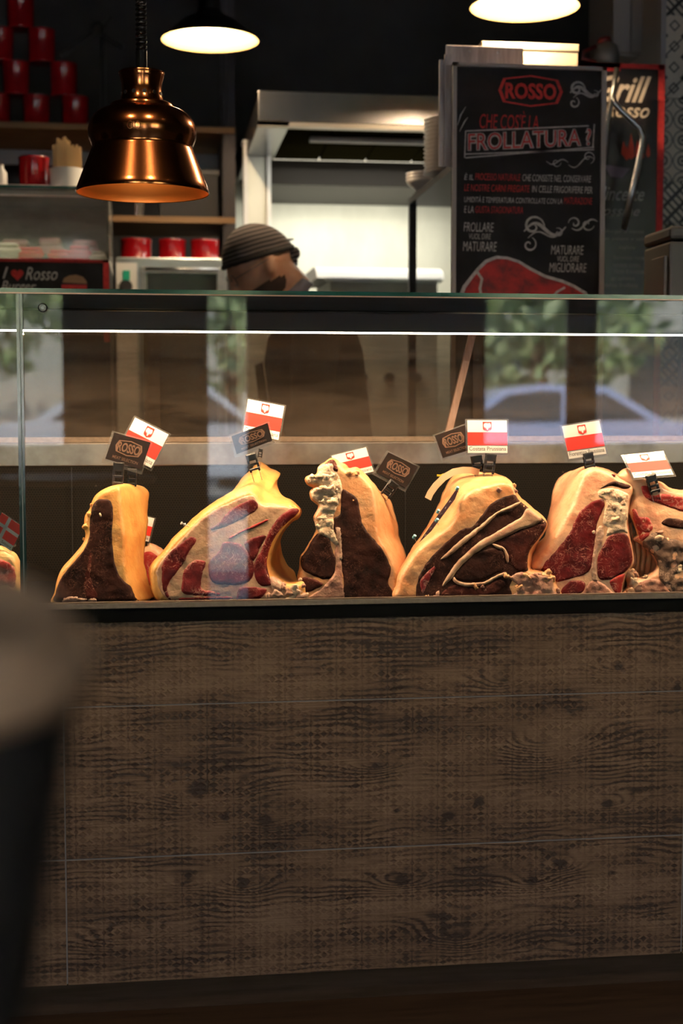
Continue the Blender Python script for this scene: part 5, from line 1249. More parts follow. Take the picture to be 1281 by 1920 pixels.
# second board "Grill"
YR = 1.50
gq = QP(1050, 118, 1241, 900, YR)
gb = thing('grill_poster_board', gq.pt(.5, 1), 'tall black poster board reading Grill Rosso with a red border and flame', 'sign')
gq.slab(0, 0, 1, 1, 0, -.02).build('panel', M('poster_black', (.014, .009, .008), .3, coat=.2), gb)
U2 = lambda px: (px - 1050) / 191.0
V2 = lambda py: (py - 118) / 782.0
rb_ = MB(); gq.slab(0, 0, 1, V2(127), 0, .002, rb_); gq.slab(U2(1229), 0, 1, 1, 0, .002, rb_); gq.slab(0, 0, U2(1058), 1, 0, .002, rb_); gq.slab(0, 0, U2(1158), V2(133), 0, .002, rb_); rb_.build('red_border', m_chalkred, gb)
m_brush = M('brush_cream', (.62, .50, .38), .7)
gq.text('Grill', U2(1112), V2(140), U2(1216), V2(190), .0006, m_brush, gb, shear=.45, bold=.02)
gq.text('Rosso', U2(1128), V2(190), U2(1214), V2(218), .0006, m_brush, gb, shear=.4, bold=.015)
gq.text('Mincette', U2(1112), V2(346), U2(1206), V2(372), .0006, m_chalk, gb, shear=.4)
gq.text('Rossine', U2(1112), V2(382), U2(1198), V2(400), .0006, m_chalk, gb, shear=.4)
for k, (y, x0, x1) in enumerate(((426, 1120, 1206), (440, 1124, 1214), (456, 1160, 1190), (474, 1150, 1208), (488, 1150, 1200), (500, 1152, 1208), (514, 1146, 1190), (526, 1130, 1196))): gq.text(['hamburger di manzo', 'con patate e salsa', 'tagliata', 'fiorentina rossa', 'costata scelta', 'filetto di scottona', 'grigliata', 'carne frollata'][k], U2(x0), V2(y), U2(x1), V2(y + 8), .0006, M('dim_print', (.22, .18, .17), .8) if k == 0 else bpy.data.materials['dim_print'], gb)
fl = MB()
for (x, y, w, h) in ((1166, 285, 9, 24), (1180, 290, 12, 44), (1172, 292, 10, 22), (1192, 288, 8, 30), (1212, 286, 8, 22), (1200, 290, 9, 18)):
    gq.poly([(U2(x - w / 2), V2(y)), (U2(x - w * .42), V2(y - h * .4)), (U2(x - w * .05), V2(y - h)), (U2(x + w * .4), V2(y - h * .45)), (U2(x + w / 2), V2(y)), (U2(x), V2(y + 5))], .0005, .0003, fl)
fl.build('flame_print', M('flame_red', (.62, .055, .02), .6), gb)
gq.poly([(U2(1130), V2(306)), (U2(1178), V2(312)), (U2(1164), V2(330)), (U2(1142), V2(328))], .0005, .0003).build('badge_print', M('purple_badge', (.22, .16, .20), .7), gb)
# bent steel tube in front of the poster
bt = thing('bent_steel_tube', P(1165, 432, 1.36), 'bent steel tube standing in front of the poster board', 'tube')
def tp(x, y): return P(x, y, 1.38)
MB().tube([tp(1157, 128), tp(1150, 170), tp(1140, 230), tp(1118, 420), tp(1100, 600)], .0075, 10).build('straight_rod', m_steel_d, bt, smooth=True)
MB().tube([tp(1150, 180), tp(1153, 195), tp(1165, 208), tp(1185, 226), tp(1200, 240), tp(1206, 256), tp(1204, 275), tp(1190, 340), tp(1170, 430)], .0085, 10).build('bent_arm', m_steel, bt, smooth=True)
B(P(1090, 600, 1.36).x, P(1130, 600, 1.36).x, 1.34, 1.42, 0.0, tp(1100, 600).z).build('stand', m_black, bt)

# tiled pier at the right edge
YT = 1.58
pxa = P(1236, 300, YT).x
pier = structure(B(pxa, pxa + 1.2, YT + .012, 2.0, 0, RZ).build('wall_pier', M('pier_grout', (.36, .33, .30), .9)))
structure(B(pxa - .004, pxa + .012, YT - .012, YT + .02, 0, RZ).build('trim_2', M('grey_corner_trim', (.34, .31, .31), .5)))
def tile_mat(name, kind):
    m, nt, b = newmat(name)
    tcn = N(nt, 'ShaderNodeTexCoord'); sp = N(nt, 'ShaderNodeSeparateXYZ'); L(nt, tcn.outputs['Object'], sp.inputs[0])
    def mt(op, a, bb=None):
        n = N(nt, 'ShaderNodeMath', operation=op)
        for i, v in enumerate((a, bb)):
            if v is None: continue
            if isinstance(v, (int, float)): n.inputs[i].default_value = v
            else: L(nt, v, n.inputs[i])
        return n.outputs[0]
    P_ = {0: .062, 1: .062, 2: .05}[kind]
    a = mt('PINGPONG', sp.outputs['X'], P_ / 2); c = mt('PINGPONG', sp.outputs['Z'], P_ / 2)
    r = mt('SQRT', mt('ADD', mt('MULTIPLY', a, a), mt('MULTIPLY', c, c)))
    if kind == 0:      # rings with dark flower centres
        x = mt('ADD', mt('LESS_THAN', r, .005), mt('MULTIPLY', mt('GREATER_THAN', r, .010), mt('LESS_THAN', r, .016)))
        x = mt('ADD', x, mt('MULTIPLY', mt('GREATER_THAN', r, .027), mt('LESS_THAN', r, .0305)))
    elif kind == 1:    # octagons and diagonal bars
        d = mt('ADD', a, c)
        x = mt('ADD', mt('LESS_THAN', d, .012), mt('MULTIPLY', mt('GREATER_THAN', d, .044), mt('LESS_THAN', d, .050)))
        x = mt('ADD', x, mt('LESS_THAN', mt('ABSOLUTE', mt('SUBTRACT', sp.outputs['X'], sp.outputs['Z'])), .003))
    else:              # basket of diagonal white bars on black
        d = mt('FRACT', mt('DIVIDE', mt('ADD', sp.outputs['X'], sp.outputs['Z']), .025)); e = mt('FRACT', mt('DIVIDE', mt('SUBTRACT', sp.outputs['X'], sp.outputs['Z']), .05))
        x = mt('ADD', mt('LESS_THAN', d, .38), mt('LESS_THAN', e, .30))
    x = mt('MINIMUM', x, 1.0)
    mx = N(nt, 'ShaderNodeMix', data_type='RGBA'); mx.inputs[6].default_value = (.66, .58, .48, 1); mx.inputs[7].default_value = (.010, .010, .012, 1)
    L(nt, x, mx.inputs[0]); L(nt, mx.outputs[2], b.inputs['Base Color']); b.inputs['Roughness'].default_value = .4
    return m
tm = [tile_mat('ring_tile', 0), tile_mat('octagon_tile', 1), tile_mat('basket_tile', 2)]
ts = .124; zt0 = P(1260, 340, YT).z
for j in range(-5, 7):
    for i in range(0, 4):
        x0 = pxa + .012 + i * ts; z0 = zt0 + (j - 1) * ts
        if z0 < .6 or z0 + ts > RZ: continue
        k = (2 if j in (0, -1) else 0 if j in (1, 2) else 1 if j in (3, 4) else (j + i) % 3) if i == 0 else (i + j) % 3
        mb = MB().box(-ts / 2 + .001, ts / 2 - .001, 0, .012, -ts / 2 + .001, ts / 2 - .001)
        o = bpy.data.objects.new('patterned_tile', bpy.data.meshes.get('ptile%d' % k) or None) if False else None
        key = '_tile%d' % k
        if key not in globals():
            me = bpy.data.meshes.new('patterned_tile'); me.from_pydata(mb.v, [], mb.f); me.materials.append(tm[k]); globals()[key] = me
        o = bpy.data.objects.new('patterned_tile', globals()[key]); COL.objects.link(o); o.parent = pier
        o.location = Vector((x0 + ts / 2, YT, z0 + ts / 2)) - Vector(pier['_o'])
# grey cupboard above the poster and the red and white jug
ga, gbx = P(1150, 50, 1.75).x, P(1236, 50, 1.75).x
cb = thing('grey_wall_cupboard', ((ga + gbx) / 2, 1.9, P(1190, 105, 1.75).z), 'pale grey wall cupboard at the top right beside the tiles', 'cupboard')
m_gcb = M('grey_cupboard', (.26, .24, .235), .6)
B(ga, gbx, 1.77, 2.0, P(1190, 102, 1.75).z, RZ).build('carcass', m_gcb, cb)
mid = P(1184, 50, 1.75).x
for (x0, x1) in ((ga, mid - .002), (mid + .002, gbx)): B(x0, x1, 1.75, 1.77, P(1190, 98, 1.75).z, RZ - .01).build('door', m_gcb, cb, bevel=.002)
B(ga + .10, gbx - .02, 1.78, 1.98, P(1190, 108, 1.75).z - .02, P(1190, 102, 1.75).z).build('underside_box', m_gcb, cb)
jz = gq.c[0].z; jc = P(1122, 100, 1.58)
B(gq.c[0].x + .01, gq.c[1].x - .01, YR + .02, YR + .075, 0, jz).build('stand', m_black, gb)
jg = thing('kitchen_jug', (jc.x, 1.55, jz), 'rounded white jug with a red lid, dim at the top right', 'jug')
s_ = SCALE(1.55, 1122)
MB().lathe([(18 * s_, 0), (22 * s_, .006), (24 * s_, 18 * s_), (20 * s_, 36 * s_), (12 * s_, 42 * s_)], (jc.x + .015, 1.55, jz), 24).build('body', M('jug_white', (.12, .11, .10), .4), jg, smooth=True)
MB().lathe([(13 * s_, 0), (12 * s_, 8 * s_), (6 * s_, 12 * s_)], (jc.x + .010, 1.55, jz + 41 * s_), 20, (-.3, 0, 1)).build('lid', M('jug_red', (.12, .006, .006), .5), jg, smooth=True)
MB().tube([Vector((jc.x - .02 + .0, 1.54, jz + 34 * s_)), Vector((jc.x - 34 * s_, 1.54, jz + 24 * s_)), Vector((jc.x - 36 * s_, 1.54, jz + 12 * s_)), Vector((jc.x - 8 * s_, 1.54, jz + 6 * s_))], .006, 8).build('handle', bpy.data.materials['jug_red'], jg, smooth=True)
# dark till at the right edge on the case
tx0, tx1 = P(1256, 480, .62).x, P(1420, 480, .62).x; tz0 = P(1270, 600, .62).z
rt = thing('receipt_printer', ((tx0 + tx1) / 2, .7, tz0), 'grey receipt printer at the right edge on the case top', 'printer')
m_prn = M('grey_printer', (.09, .085, .08), .45)
zt_ = P(1268, 452, .62).z
B(tx0, tx1, .62, .80, ztt, zt_).build('body', m_prn, rt, bevel=.006)
B(tx0 - .002, tx1, .612, .80, zt_ + .004, P(1268, 424, .62).z).build('lid', m_prn, rt, bevel=.008)
B(tx0 - .010, tx0, .63, .72, ztt + .02, P(1256, 478, .62).z).build('side_latch', m_prn, rt, bevel=.003)
B(P(1252, 560, .6).x, tx1 + .1, .50, .84, ztt - .012, ztt).build('mounting_shelf', m_black, rt)
for x in (tx0 + .1, tx1 + .05): B(x, x + .03, .79, .82, 0, ztt - .012).build('support_post', m_black, rt)

# ================================================================== THE COOK
def remesh(mb, name, mat, parent, vox=0.008, smooth_it=6):
    o = mb.build(name, mat, parent)
    md = o.modifiers.new('r', 'REMESH'); md.mode = 'VOXEL'; md.voxel_size = vox; md.use_smooth_shade = True
    if smooth_it:
        s = o.modifiers.new('s', 'SMOOTH'); s.iterations = smooth_it; s.factor = 0.5
    bpy.context.view_layer.update()
    me = bpy.data.meshes.new_from_object(o.evaluated_get(bpy.context.evaluated_depsgraph_get()))
    me.name = name; o.modifiers.clear(); old = o.data; o.data = me; bpy.data.meshes.remove(old)
    if not me.materials: me.materials.append(mat)
    for p in me.polygons: p.use_smooth = True
    return o
m_skin = M('skin', (0.62, 0.34, 0.22), 0.5, col2=(0.54, 0.25, 0.15), scale=18, sss=0.05)
YK = 1.60
HC = P(489, 500, YK)
tilt, turn = math.radians(34), math.radians(8)
fw = Vector((-math.cos(turn), -math.sin(turn), 0))           # where the face points before the head is bowed
sd = Vector((fw.y, -fw.x, 0))                                 # towards the head's own right side
f2 = fw * math.cos(tilt) + Vector((0, 0, -1)) * math.sin(tilt)
u2 = fw * math.sin(tilt) + Vector((0, 0, 1)) * math.cos(tilt)
def HT(x, y, z): return HC + f2 * x + sd * y + u2 * z
def head_pt(t, a, off=0.0):
    cx, cy, cz = math.sin(t) * math.cos(a), math.sin(t) * math.sin(a), math.cos(t)
    z = cz * (.118 if cz > 0 else .128); x = cx * (.096 if cx > 0 else .102); y = cy * .077
    if z < 0:
        k = (-z / .128); y *= 1 - .30 * k ** 1.4
        if x < 0: x *= 1 - .35 * min(1, k * 1.6)
        else: x *= 1 + .10 * k
    if x > 0:
        g = lambda v, m, s: math.exp(-((v - m) / s) ** 2)
        x += .027 * g(z, -.022, .020) * g(y, 0, .014) + .012 * g(z, .004, .022) * g(y, 0, .010)
        x += .006 * g(z, .034, .010) * g(y, 0, .05) - .009 * g(z, .014, .011) * (g(y, .031, .014) + g(y, -.031, .014))
        x += .007 * g(z, -.056, .006) * g(y, 0, .022) + .006 * g(z, -.071, .006) * g(y, 0, .020) - .004 * g(z, -.0635, .003) * g(y, 0, .022) + .010 * g(z, -.103, .014) * g(y, 0, .022)
    v = Vector((x, y, z)); n = v.normalized()
    return v + n * off
def head_mesh(off=0.0, keep=None, nt_=44, na=64):
    mb = MB(); idx = {}
    vs = []; fs = []
    for i in range(nt_ + 1):
        for k in range(na):
            vs.append(head_pt(PI * i / nt_, 2 * PI * k / na, off))
    for i in range(nt_):
        for k in range(na):
            f = (i * na + k, i * na + (k + 1) % na, (i + 1) * na + (k + 1) % na, (i + 1) * na + k)
            if keep is None or all(keep(vs[j]) for j in f): fs.append(f)
    used = sorted({j for f in fs for j in f}); mp = {j: n for n, j in enumerate(used)}
    mb.add([HT(*vs[j]) for j in used], [[mp[j] for j in f] for f in fs])
    return mb
NB = P(543, 560, YK); SH = P(575, 606, YK); CHS = P(588, 670, YK); WA = P(604, 800, YK); PE = P(612, 890, YK)
cook = thing('person', (PE.x, YK, 0), 'person in a dark shirt and striped bandana, bent over work behind the counter', 'person')
bm_ = head_mesh()
for s_ in (-1, 1):
    e0 = HT(-.008, s_ * .078, -.006)
    bm_.sphere(e0, (.021, .013, .034), 14, 10); bm_.sphere(e0 + Vector((0, 0, -.026)), (.010, .007, .010), 8, 6)
bm_.tube([HT(-.035, 0, -.05), HT(-.05, 0, -.10), NB + Vector((0, 0, -.02)), SH], [.056, .055, .060, .075], 20)
bm_.tube([SH + Vector((0, 0, .01)), CHS, WA, PE], [.10, .125, .125, .135], 24)
sh_y = .185
J = {}
for s_ in (-1, 1):
    S_ = SH + Vector((.01, s_ * sh_y, -.02)); E_ = S_ + Vector((-.03, s_ * .06, -.29)); W_ = E_ + Vector((-.235, -s_ * .08, -.07)); J[s_] = (S_, E_, W_)
    bm_.tube([SH, S_, S_.lerp(E_, .4), E_, E_.lerp(W_, .3), W_], [.07, .058, .050, .042, .042, .029], 16)
    h0 = W_; hd = Vector((-1, -s_ * .15, -.22)).normalized(); up_ = Vector((0, 0, 1)); lat = hd.cross(up_).normalized(); palm = h0 + hd * .075
    bm_.tube([h0, h0 + hd * .03, palm], [.028, .034, .036], 14)
    for k in range(4):
        o_ = lat * ((k - 1.5) * .019); ln_ = (.068, .078, .074, .058)[k]
        p0 = palm + o_ - hd * .01; p1 = p0 + hd * ln_ * .5 + Vector((0, 0, -.008)); p2 = p1 + hd * ln_ * .35 + Vector((0, 0, -.018)); p3 = p2 + hd * ln_ * .18 + Vector((0, 0, -.016))
        bm_.tube([p0, p1, p2, p3], [.0105, .0098, .0090, .0080], 10)
    th_ = lat * (.032 * -s_ if True else 0); t0 = h0 + hd * .03 + th_
    bm_.tube([t0 - th_ * .5, t0 + th_ * .5 + hd * .02, t0 + th_ * .8 + hd * .05 + Vector((0, 0, -.014))], [.014, .012, .010], 10)
    hip = PE + Vector((0, s_ * .095, -.03)); kn = Vector((hip.x - .03, hip.y, .50)); an = Vector((hip.x + .01, hip.y, .09))
    bm_.tube([hip, hip.lerp(kn, .4), kn, kn.lerp(an, .35), an], [.092, .085, .058, .056, .040], 16)
    bm_.tube([an + Vector((.04, 0, -.055)), an + Vector((-.08, 0, -.06)), an + Vector((-.17, 0, -.068))], [.034, .034, .022], 12)
remesh(bm_, 'body', m_skin, cook, .0075, 4)
m_shirt = M('dark_navy_shirt', (0.016, 0.017, 0.022), 0.85, bump=.003, bscale=30)
st_ = MB()
st_.tube([NB.lerp(SH, .45), SH + Vector((.005, 0, .0)), CHS, WA, PE + Vector((0, 0, -.04))], [.082, .128, .150, .148, .158], 26)
for s_ in (-1, 1):
    S_, E_, W_ = J[s_]
    st_.tube([SH + Vector((0, s_ * .05, 0)), S_, S_.lerp(E_, .5), E_, E_.lerp(W_, .25)], [.092, .076, .066, .058, .056], 18)
remesh(st_, 'shirt', m_shirt, cook, .009, 6)
tr_ = MB()
for s_ in (-1, 1):
    hip = PE + Vector((0, s_ * .095, -.03)); kn = Vector((hip.x - .03, hip.y, .50)); an = Vector((hip.x + .01, hip.y, .09))
    tr_.tube([PE + Vector((0, s_ * .03, .05)), hip, hip.lerp(kn, .4), kn, an + Vector((0, 0, -.02))], [.13, .112, .10, .075, .062], 18)
remesh(tr_, 'trousers', m_black, cook, .010, 5)
for s_ in (-1, 1):
    a_ = Vector((PE.x + .01, YK + s_ * .095, .0))
    MB().tube([a_ + Vector((.05, 0, .045)), a_ + Vector((-.05, 0, .05)), a_ + Vector((-.13, 0, .042)), a_ + Vector((-.185, 0, .036))], [.045, .050, .046, .030], 16).build('shoe', m_black, cook, smooth=True)
ap = MB(); CH2 = CHS + Vector((-.162, 0, -.02))
ap.prism([CH2 + Vector((0, -.13, 0)), CH2 + Vector((0, .13, 0)), WA + Vector((-.165, .17, 0)), PE + Vector((-.18, .19, -.35)), PE + Vector((-.18, -.19, -.35)), WA + Vector((-.165, -.17, 0))], (-.004, 0, 0))
ap.build('apron', M('dark_apron', (.03, .028, .03), .8), cook)
# collar
cl = MB(); cn = (NB - HC).normalized(); e_ = cn.cross(Vector((0, 1, 0))).normalized(); g_ = cn.cross(e_)
ctr = NB + cn * -.004
for (r0, h0, h1) in ((.070, -.016, .022),):
    ring = lambda r, h: [ctr + cn * h + e_ * (r * 1.05 * math.cos(2 * PI * k / 28)) + g_ * (r * math.sin(2 * PI * k / 28)) for k in range(28)]
    rs_ = [ring(r0 * .93, h0), ring(r0, h0), ring(r0 * 1.12, h1), ring(r0 * 1.04, h1)]
    vs = [p for r_ in rs_ for p in r_]; fs = [(i * 28 + k, i * 28 + (k + 1) % 28, ((i + 1) % 4) * 28 + (k + 1) % 28, ((i + 1) % 4) * 28 + k) for i in range(4) for k in range(28)]
    cl.add(vs, fs)
cl.build('collar', M('lavender_collar', (.16, .15, .19), .8), cook, smooth=True)
# striped bandana
def band_z(v): return v.z - (.030 + .30 * v.x)
def bandana_mat():
    m, nt, b = newmat('striped_bandana')
    g = N(nt, 'ShaderNodeNewGeometry'); dv = N(nt, 'ShaderNodeVectorMath', operation='DOT_PRODUCT')
    ax_ = (u2 - f2 * .30).normalized(); dv.inputs[1].default_value = ax_; L(nt, g.outputs['Position'], dv.inputs[0])
    nz = N(nt, 'ShaderNodeTexNoise', i_Scale=12.0); L(nt, g.outputs['Position'], nz.inputs['Vector'])
    ad = N(nt, 'ShaderNodeMath', operation='MULTIPLY_ADD'); ad.inputs[1].default_value = .008; L(nt, nz.outputs[0], ad.inputs[0]); L(nt, dv.outputs['Value'], ad.inputs[2])
    ml = N(nt, 'ShaderNodeMath', operation='MULTIPLY'); ml.inputs[1].default_value = 2 * PI / .0125; L(nt, ad.outputs[0], ml.inputs[0])
    sn = N(nt, 'ShaderNodeMath', operation='SINE'); L(nt, ml.outputs[0], sn.inputs[0])
    mr = N(nt, 'ShaderNodeMapRange'); mr.inputs[1].default_value = .1; mr.inputs[2].default_value = .6; L(nt, sn.outputs[0], mr.inputs[0])
    mx = N(nt, 'ShaderNodeMix', data_type='RGBA'); mx.inputs[6].default_value = (.022, .018, .018, 1); mx.inputs[7].default_value = (.14, .115, .115, 1)
    L(nt, mr.outputs[0], mx.inputs[0]); L(nt, mx.outputs[2], b.inputs['Base Color']); b.inputs['Roughness'].default_value = .85
    return m
m_band = bandana_mat()
bo = head_mesh(.009, lambda v: band_z(v) > 0, 60, 80).build('bandana', m_band, cook, smooth=True)
sd_ = bo.modifiers.new('solid', 'SOLIDIFY'); sd_.thickness = .004; sd_.offset = 1
rim = []
for k in range(60):
    a = 2 * PI * k / 60; best = min((abs(band_z(head_pt(t, a, .012))), t) for t in np.linspace(.3, 2.4, 160)); rim.append(HT(*head_pt(best[1], a, .010)))
MB().tube(rim + [rim[0], rim[1]], .008, 8, caps=False).build('bandana_band', M('bandana_hem', (.02, .017, .017), .85), bo, smooth=True)
kx = HT(*(head_pt(1.72, PI, .016)))
MB().sphere(kx, (.018, .020, .020), 12, 8).build('bandana_knot', m_band, bo, smooth=True)
for (pts, r) in (([(528, 472), (536, 484), (546, 492), (558, 494)], [.008, .011, .013, .009]), ([(528, 470), (538, 474), (548, 482), (556, 490)], [.006, .010, .012, .006]), ([(527, 466), (532, 456), (540, 450), (551, 448)], [.004, .006, .005, .002])):
    MB().tube([P(x, y, YK + .01) for x, y in pts], r, 10).build('bandana_tail', m_band, bo, smooth=True)
# beard and glasses
bk_ = lambda v: (v.z < -.040 - max(0, (.02 - v.x)) * .2) and v.x > -.035 and not (abs(v.y) < .020 and -.070 < v.z < -.052 and v.x > .06)
br = head_mesh(.0045, bk_, 60, 80).build('beard', M('dark_brown_beard', (.045, .022, .014), .9, bump=.003, bscale=300), cook, smooth=True)
gl_ = thing('_t', (0, 0, 0), '', ''); bpy.data.objects.remove(gl_)
gls = MB()
for s_ in (-1, 1):
    gls.tube([HT(.098, s_ * .033 + .023 * math.cos(2 * PI * k / 20), .010 + .018 * math.sin(2 * PI * k / 20)) for k in range(21)], .0014, 6, caps=False)
    gls.tube([HT(.098, s_ * .056, .014), HT(.05, s_ * .078, .012), HT(-.012, s_ * .086, .010), HT(-.028, s_ * .084, -.006)], .0015, 6)
gls.tube([HT(.100, -.010, .012), HT(.104, 0, .015), HT(.100, .010, .012)], .0014, 6)
gls.build('glasses', M('thin_glasses', (.22, .18, .15), .3, .8), cook, smooth=True)
# the table he works at
wt = thing('prep_table', (J[1][2].x - .2, YK, 0), 'steel prep table in front of the cook, behind the counter', 'table')
tz = min(J[-1][2].z, J[1][2].z) - .075; tx_ = J[1][2].x - .02
B(tx_ - .45, tx_ + .06, YK - .5, YK + .12, tz - .03, tz).build('table_top', m_steel_d, wt)
for (x, y) in ((tx_ - .44, YK - .49), (tx_ + .01, YK - .49), (tx_ - .44, YK + .07), (tx_ + .01, YK + .07)): B(x, x + .04, y, y + .04, 0, tz - .03).build('leg', m_steel_d, wt)

# ================================================================== CUP IN THE FOREGROUND
m_lid = M('tan_cup_lid', (0.50, 0.31, 0.19), 0.5)
m_cup = M('black_paper_cup', (0.012, 0.010, 0.010), 0.6)
DC = 0.50
def at_depth(px, py, d):
    r = ray(px, py); return CAM + r * d
ctop = at_depth(-86, 1222, DC); sC = DC / FPX
cup_ax = (Vector((0, 0, 1)) * math.cos(math.radians(15)) - Vector((_F.x, _F.y, 0)).normalized() * math.sin(math.radians(15)) + _R * .05).normalized()
cb_ = ctop - cup_ax * .150
cup = thing('takeaway_cup', cb_, 'dark takeaway cup with a tan lid, blurred in the left foreground', 'cup')
R0 = 252 * sC
MB().lathe([(R0 * .50, 0), (R0 * .51, .002), (R0 * .94, .146), (R0 * .94, .150)], cb_, 48, cup_ax).build('cup_body', m_cup, cup, smooth='auto')
MB().lathe([(R0 * .95, -.010), (R0 * 1.0, -.010), (R0 * 1.01, -.004), (R0 * .99, .002), (R0 * .94, .004), (R0 * .88, .002), (R0 * .83, .004), (R0 * .80, .014), (R0 * .77, .016), (R0 * .70, .013), (R0 * .02, .012)], ctop, 56, cup_ax).build('lid', m_lid, cup, smooth=True)
MB().lathe([(R0 * .14, 0), (R0 * .14, .003), (R0 * .08, .0035)], ctop + cup_ax * .0125 + (Vector((_F.x, _F.y, 0))).normalized() * -R0 * .5, 16, cup_ax).build('sip_hole', m_cup, cup)
low = min((cb_ + Vector((math.cos(a), math.sin(a), 0)) * R0 * .50 * math.cos(math.radians(15)) + Vector((0, 0, math.sin(math.radians(15)) * R0 * .50 * (Vector((math.cos(a), math.sin(a), 0)).dot(Vector((_F.x, _F.y, 0)).normalized()))))).z for a in np.linspace(0, 2 * PI, 60)) 
tt = thing('bar_table', (ctop.x - .10, CAM.y + .12, 0), 'small high table under the takeaway cup, below the picture', 'table')
tzz = low - .0005
MB().lathe([(.30, 0), (.305, .006), (.305, .018), (.30, .022)], (ctop.x - .22, CAM.y + .14, tzz - .022), 56).build('table_top', m_wood, tt, smooth='auto')
MB().lathe([(.025, 0), (.025, tzz - .05)], (ctop.x - .22, CAM.y + .14, .03), 20).build('column', m_black, tt)
MB().lathe([(.22, 0), (.22, .012), (.04, .03)], (ctop.x - .22, CAM.y + .14, 0), 40).build('foot', m_black, tt)

# ================================================================== THE STREET BEHIND THE CAMERA (seen mirrored in the case glass)
structure(B(-30, 34, -40, RY0 - .4, -.16, -.04).build('ground', M('sunlit_paving', (.14, .145, .16), .85, col2=(.11, .11, .125), scale=1.5)))
structure(B(-30, 34, -11.6, -8, -.04, .0).build('pavement_kerb', M('kerb', (.22, .22, .22), .85)))
fac = thing('street_house', (2, -27, 0), 'pale house front across the street, mirrored in the case glass', 'building')
B(-26, 30, -28, -27, 0, 9).build('wall', M('pale_render', (.62, .58, .50), .85), fac)
m_win = M('dark_window', (.03, .035, .04), .1)
for i in range(14):
    for j in range(3): B(-24 + i * 3.8, -22.6 + i * 3.8, -27, -26.97, 1.0 + j * 2.8, 2.8 + j * 2.8).build('window', m_win, fac)
m_tyre = M('tyre', (.01, .01, .01), .8)
def car(x, col, label, flip=1, hgt=1.45):
    y0 = -14.0
    t = thing('parked_car', (x, y0 - .85, 0), label, 'car', 'cars parked across the street')
    pr = [(-2.1, .35), (-2.12, .62), (-2.0, .82), (-1.15, .95), (-.55, hgt - .06), (-.1, hgt), (.75, hgt - .03), (1.45, 1.02), (2.0, .95), (2.1, .75), (2.08, .35)]
    m = M('car_paint', col, .25, coat=1.0)
    MB().prism([(x + flip * a, y0, z) for a, z in pr], (0, -1.7, 0)).build('body', m, t, bevel=.05, seg=3)
    wn_ = [(-1.0, .98), (-.5, hgt - .13), (-.1, hgt - .08), (.7, hgt - .11), (1.25, 1.02)]
    MB().prism([(x + flip * a, y0 + .01, z) for a, z in wn_], (0, -.02, 0)).build('side_window', m_win, t)
    B(x + flip * .18 - .03, x + flip * .18 + .03, y0, y0 + .02, .98, hgt - .08).build('pillar', m, t)
    for a in (-1.35, 1.35):
        w_ = MB().lathe([(.31, 0), (.31, .2), (.2, .21)], (x + flip * a, y0 - .18, .31), 24, (0, 1, 0)).build('wheel', m_tyre, t)
        MB().lathe([(.19, 0), (.15, .01)], (x + flip * a, y0 + .035, .31), 16, (0, 1, 0)).build('hub', m_steel, w_)
    B(x + flip * 2.0 - .06, x + flip * 2.0 + .06, y0 - .02, y0 + .012, .72, .88).build('tail_light', m_redcan, t)
    B(x - flip * 1.98 - .08, x - flip * 1.98 + .08, y0 - .02, y0 + .012, .66, .76).build('head_light', m_white, t)
def vxx(px, Y): return P(px, 769, Y).x
car(vxx(1030, 14), (.46, .52, .78), 'blue car parked across the street, mirrored on the right of the glass')
car(vxx(300, 14), (.85, .88, .95), 'white car parked across the street, mirrored on the left of the glass', -1, 1.5)
car(vxx(-480, 14), (.55, .6, .7), 'silver car parked further left across the street')
m_leaf = M('sunlit_leaves', (.22, .30, .12), .6, col2=(.46, .50, .28), scale=2.0)
m_bark = M('bark', (.12, .08, .05), .9)
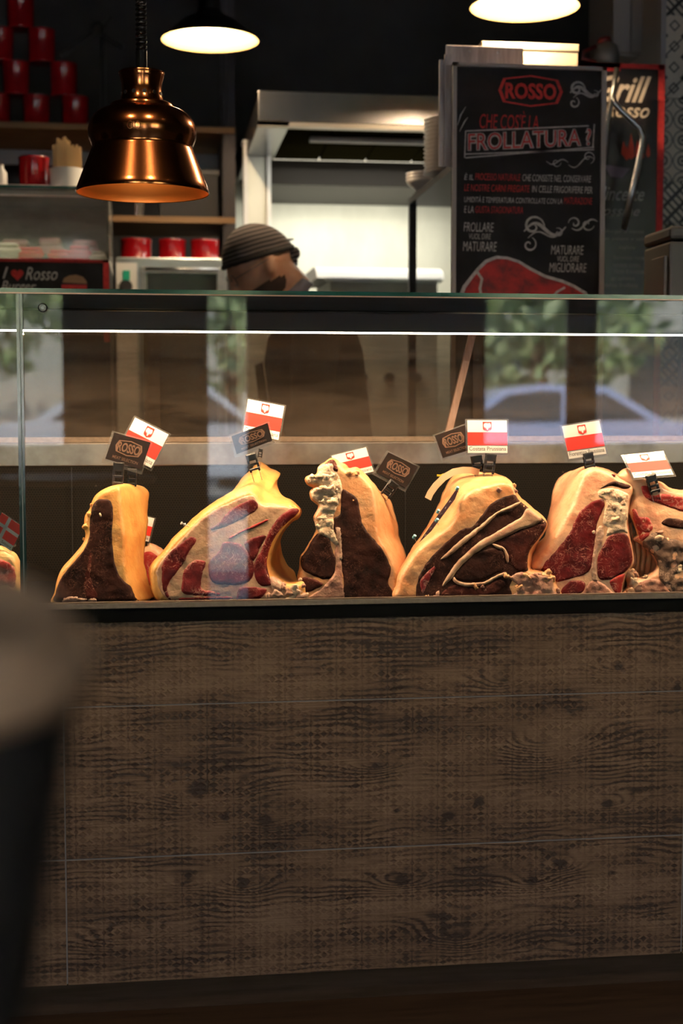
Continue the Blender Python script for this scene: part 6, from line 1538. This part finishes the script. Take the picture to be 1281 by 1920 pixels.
def tree(x, y, h, r, label):
    t = thing('street_tree', (x, y, 0), label, 'tree', 'trees across the street')
    MB().tube([(x, y, 0), (x + .08, y, h * .3), (x, y + .1, h * .6)], [.16, .13, .08], 10).build('trunk', m_bark, t, smooth=True)
    lf = MB(); rng = random.Random(int(x * 10))
    for k in range(1500):
        v = Vector((rng.gauss(0, 1), rng.gauss(0, 1), rng.gauss(0, 1))).normalized() * (rng.random() ** .45) * r
        c = Vector((x, y, h * .62)) + Vector((v.x, v.y, v.z * .95)); s_ = rng.uniform(.10, .22)
        a = Vector((rng.gauss(0, 1), rng.gauss(0, 1), rng.gauss(0, 1))).normalized() * s_; b = a.orthogonal().normalized() * s_ * .6
        lf.add([c - a, c + b, c + a, c - b], [(0, 1, 2, 3)])
    o = lf.build('foliage', m_leaf, t); o['kind'] = 'stuff'
tree(vxx(1000, 18), -18, 5.0, 2.1, 'leafy tree mirrored behind the blue car')
tree(vxx(430, 18), -18.5, 5.2, 2.0, 'leafy tree mirrored above the white car')
tree(vxx(-60, 23), -22.8, 5.4, 1.9, 'leafy tree mirrored at the far left')
tree(vxx(1480, 22), -21.5, 5.2, 2.0, 'leafy tree mirrored at the far right')

# ceiling spotlights over the guests, in front of the counter
m_spot = led_mat('spot_lens', (1.0, .75, .48), 12.0)
for k, (x, y) in enumerate(((-.75, -1.35), (.45, -1.45), (1.65, -1.35))):
    t = thing('ceiling_spotlight', (x, y, RZ - .02), 'black ceiling spotlight over the guest side, %s of three' % ('left', 'middle', 'right')[k], 'spotlight', 'spotlights over the guest side')
    MB().lathe([(.045, 0), (.045, .02)], (x, y, RZ - .02), 20).build('canopy', m_black, t)
    dv_ = Vector((0, .55, -1)).normalized(); c = Vector((x, y, RZ - .10))
    MB().tube([(x, y, RZ - .02), c], .008, 8).build('stem', m_black, t)
    a = MB().lathe([(.030, -.05), (.042, -.04), (.046, .07), (.042, .07), (.040, .02)], c, 24, dv_); a.build('head', m_black, t, smooth='auto')
    MB().lathe([(.039, .03), (.030, .034)], c, 20, dv_).build('lens', m_spot, t)
    ld = bpy.data.lights.new('spot_light', 'SPOT'); ld.energy = SPOT_W; ld.color = (1.0, .70, .42); ld.spot_size = math.radians(78); ld.spot_blend = .9; ld.shadow_soft_size = .04
    lo = bpy.data.objects.new('spot_light', ld); COL.objects.link(lo); lo.location = c + dv_ * .08; lo.rotation_euler = dv_.to_track_quat('-Z', 'Y').to_euler()
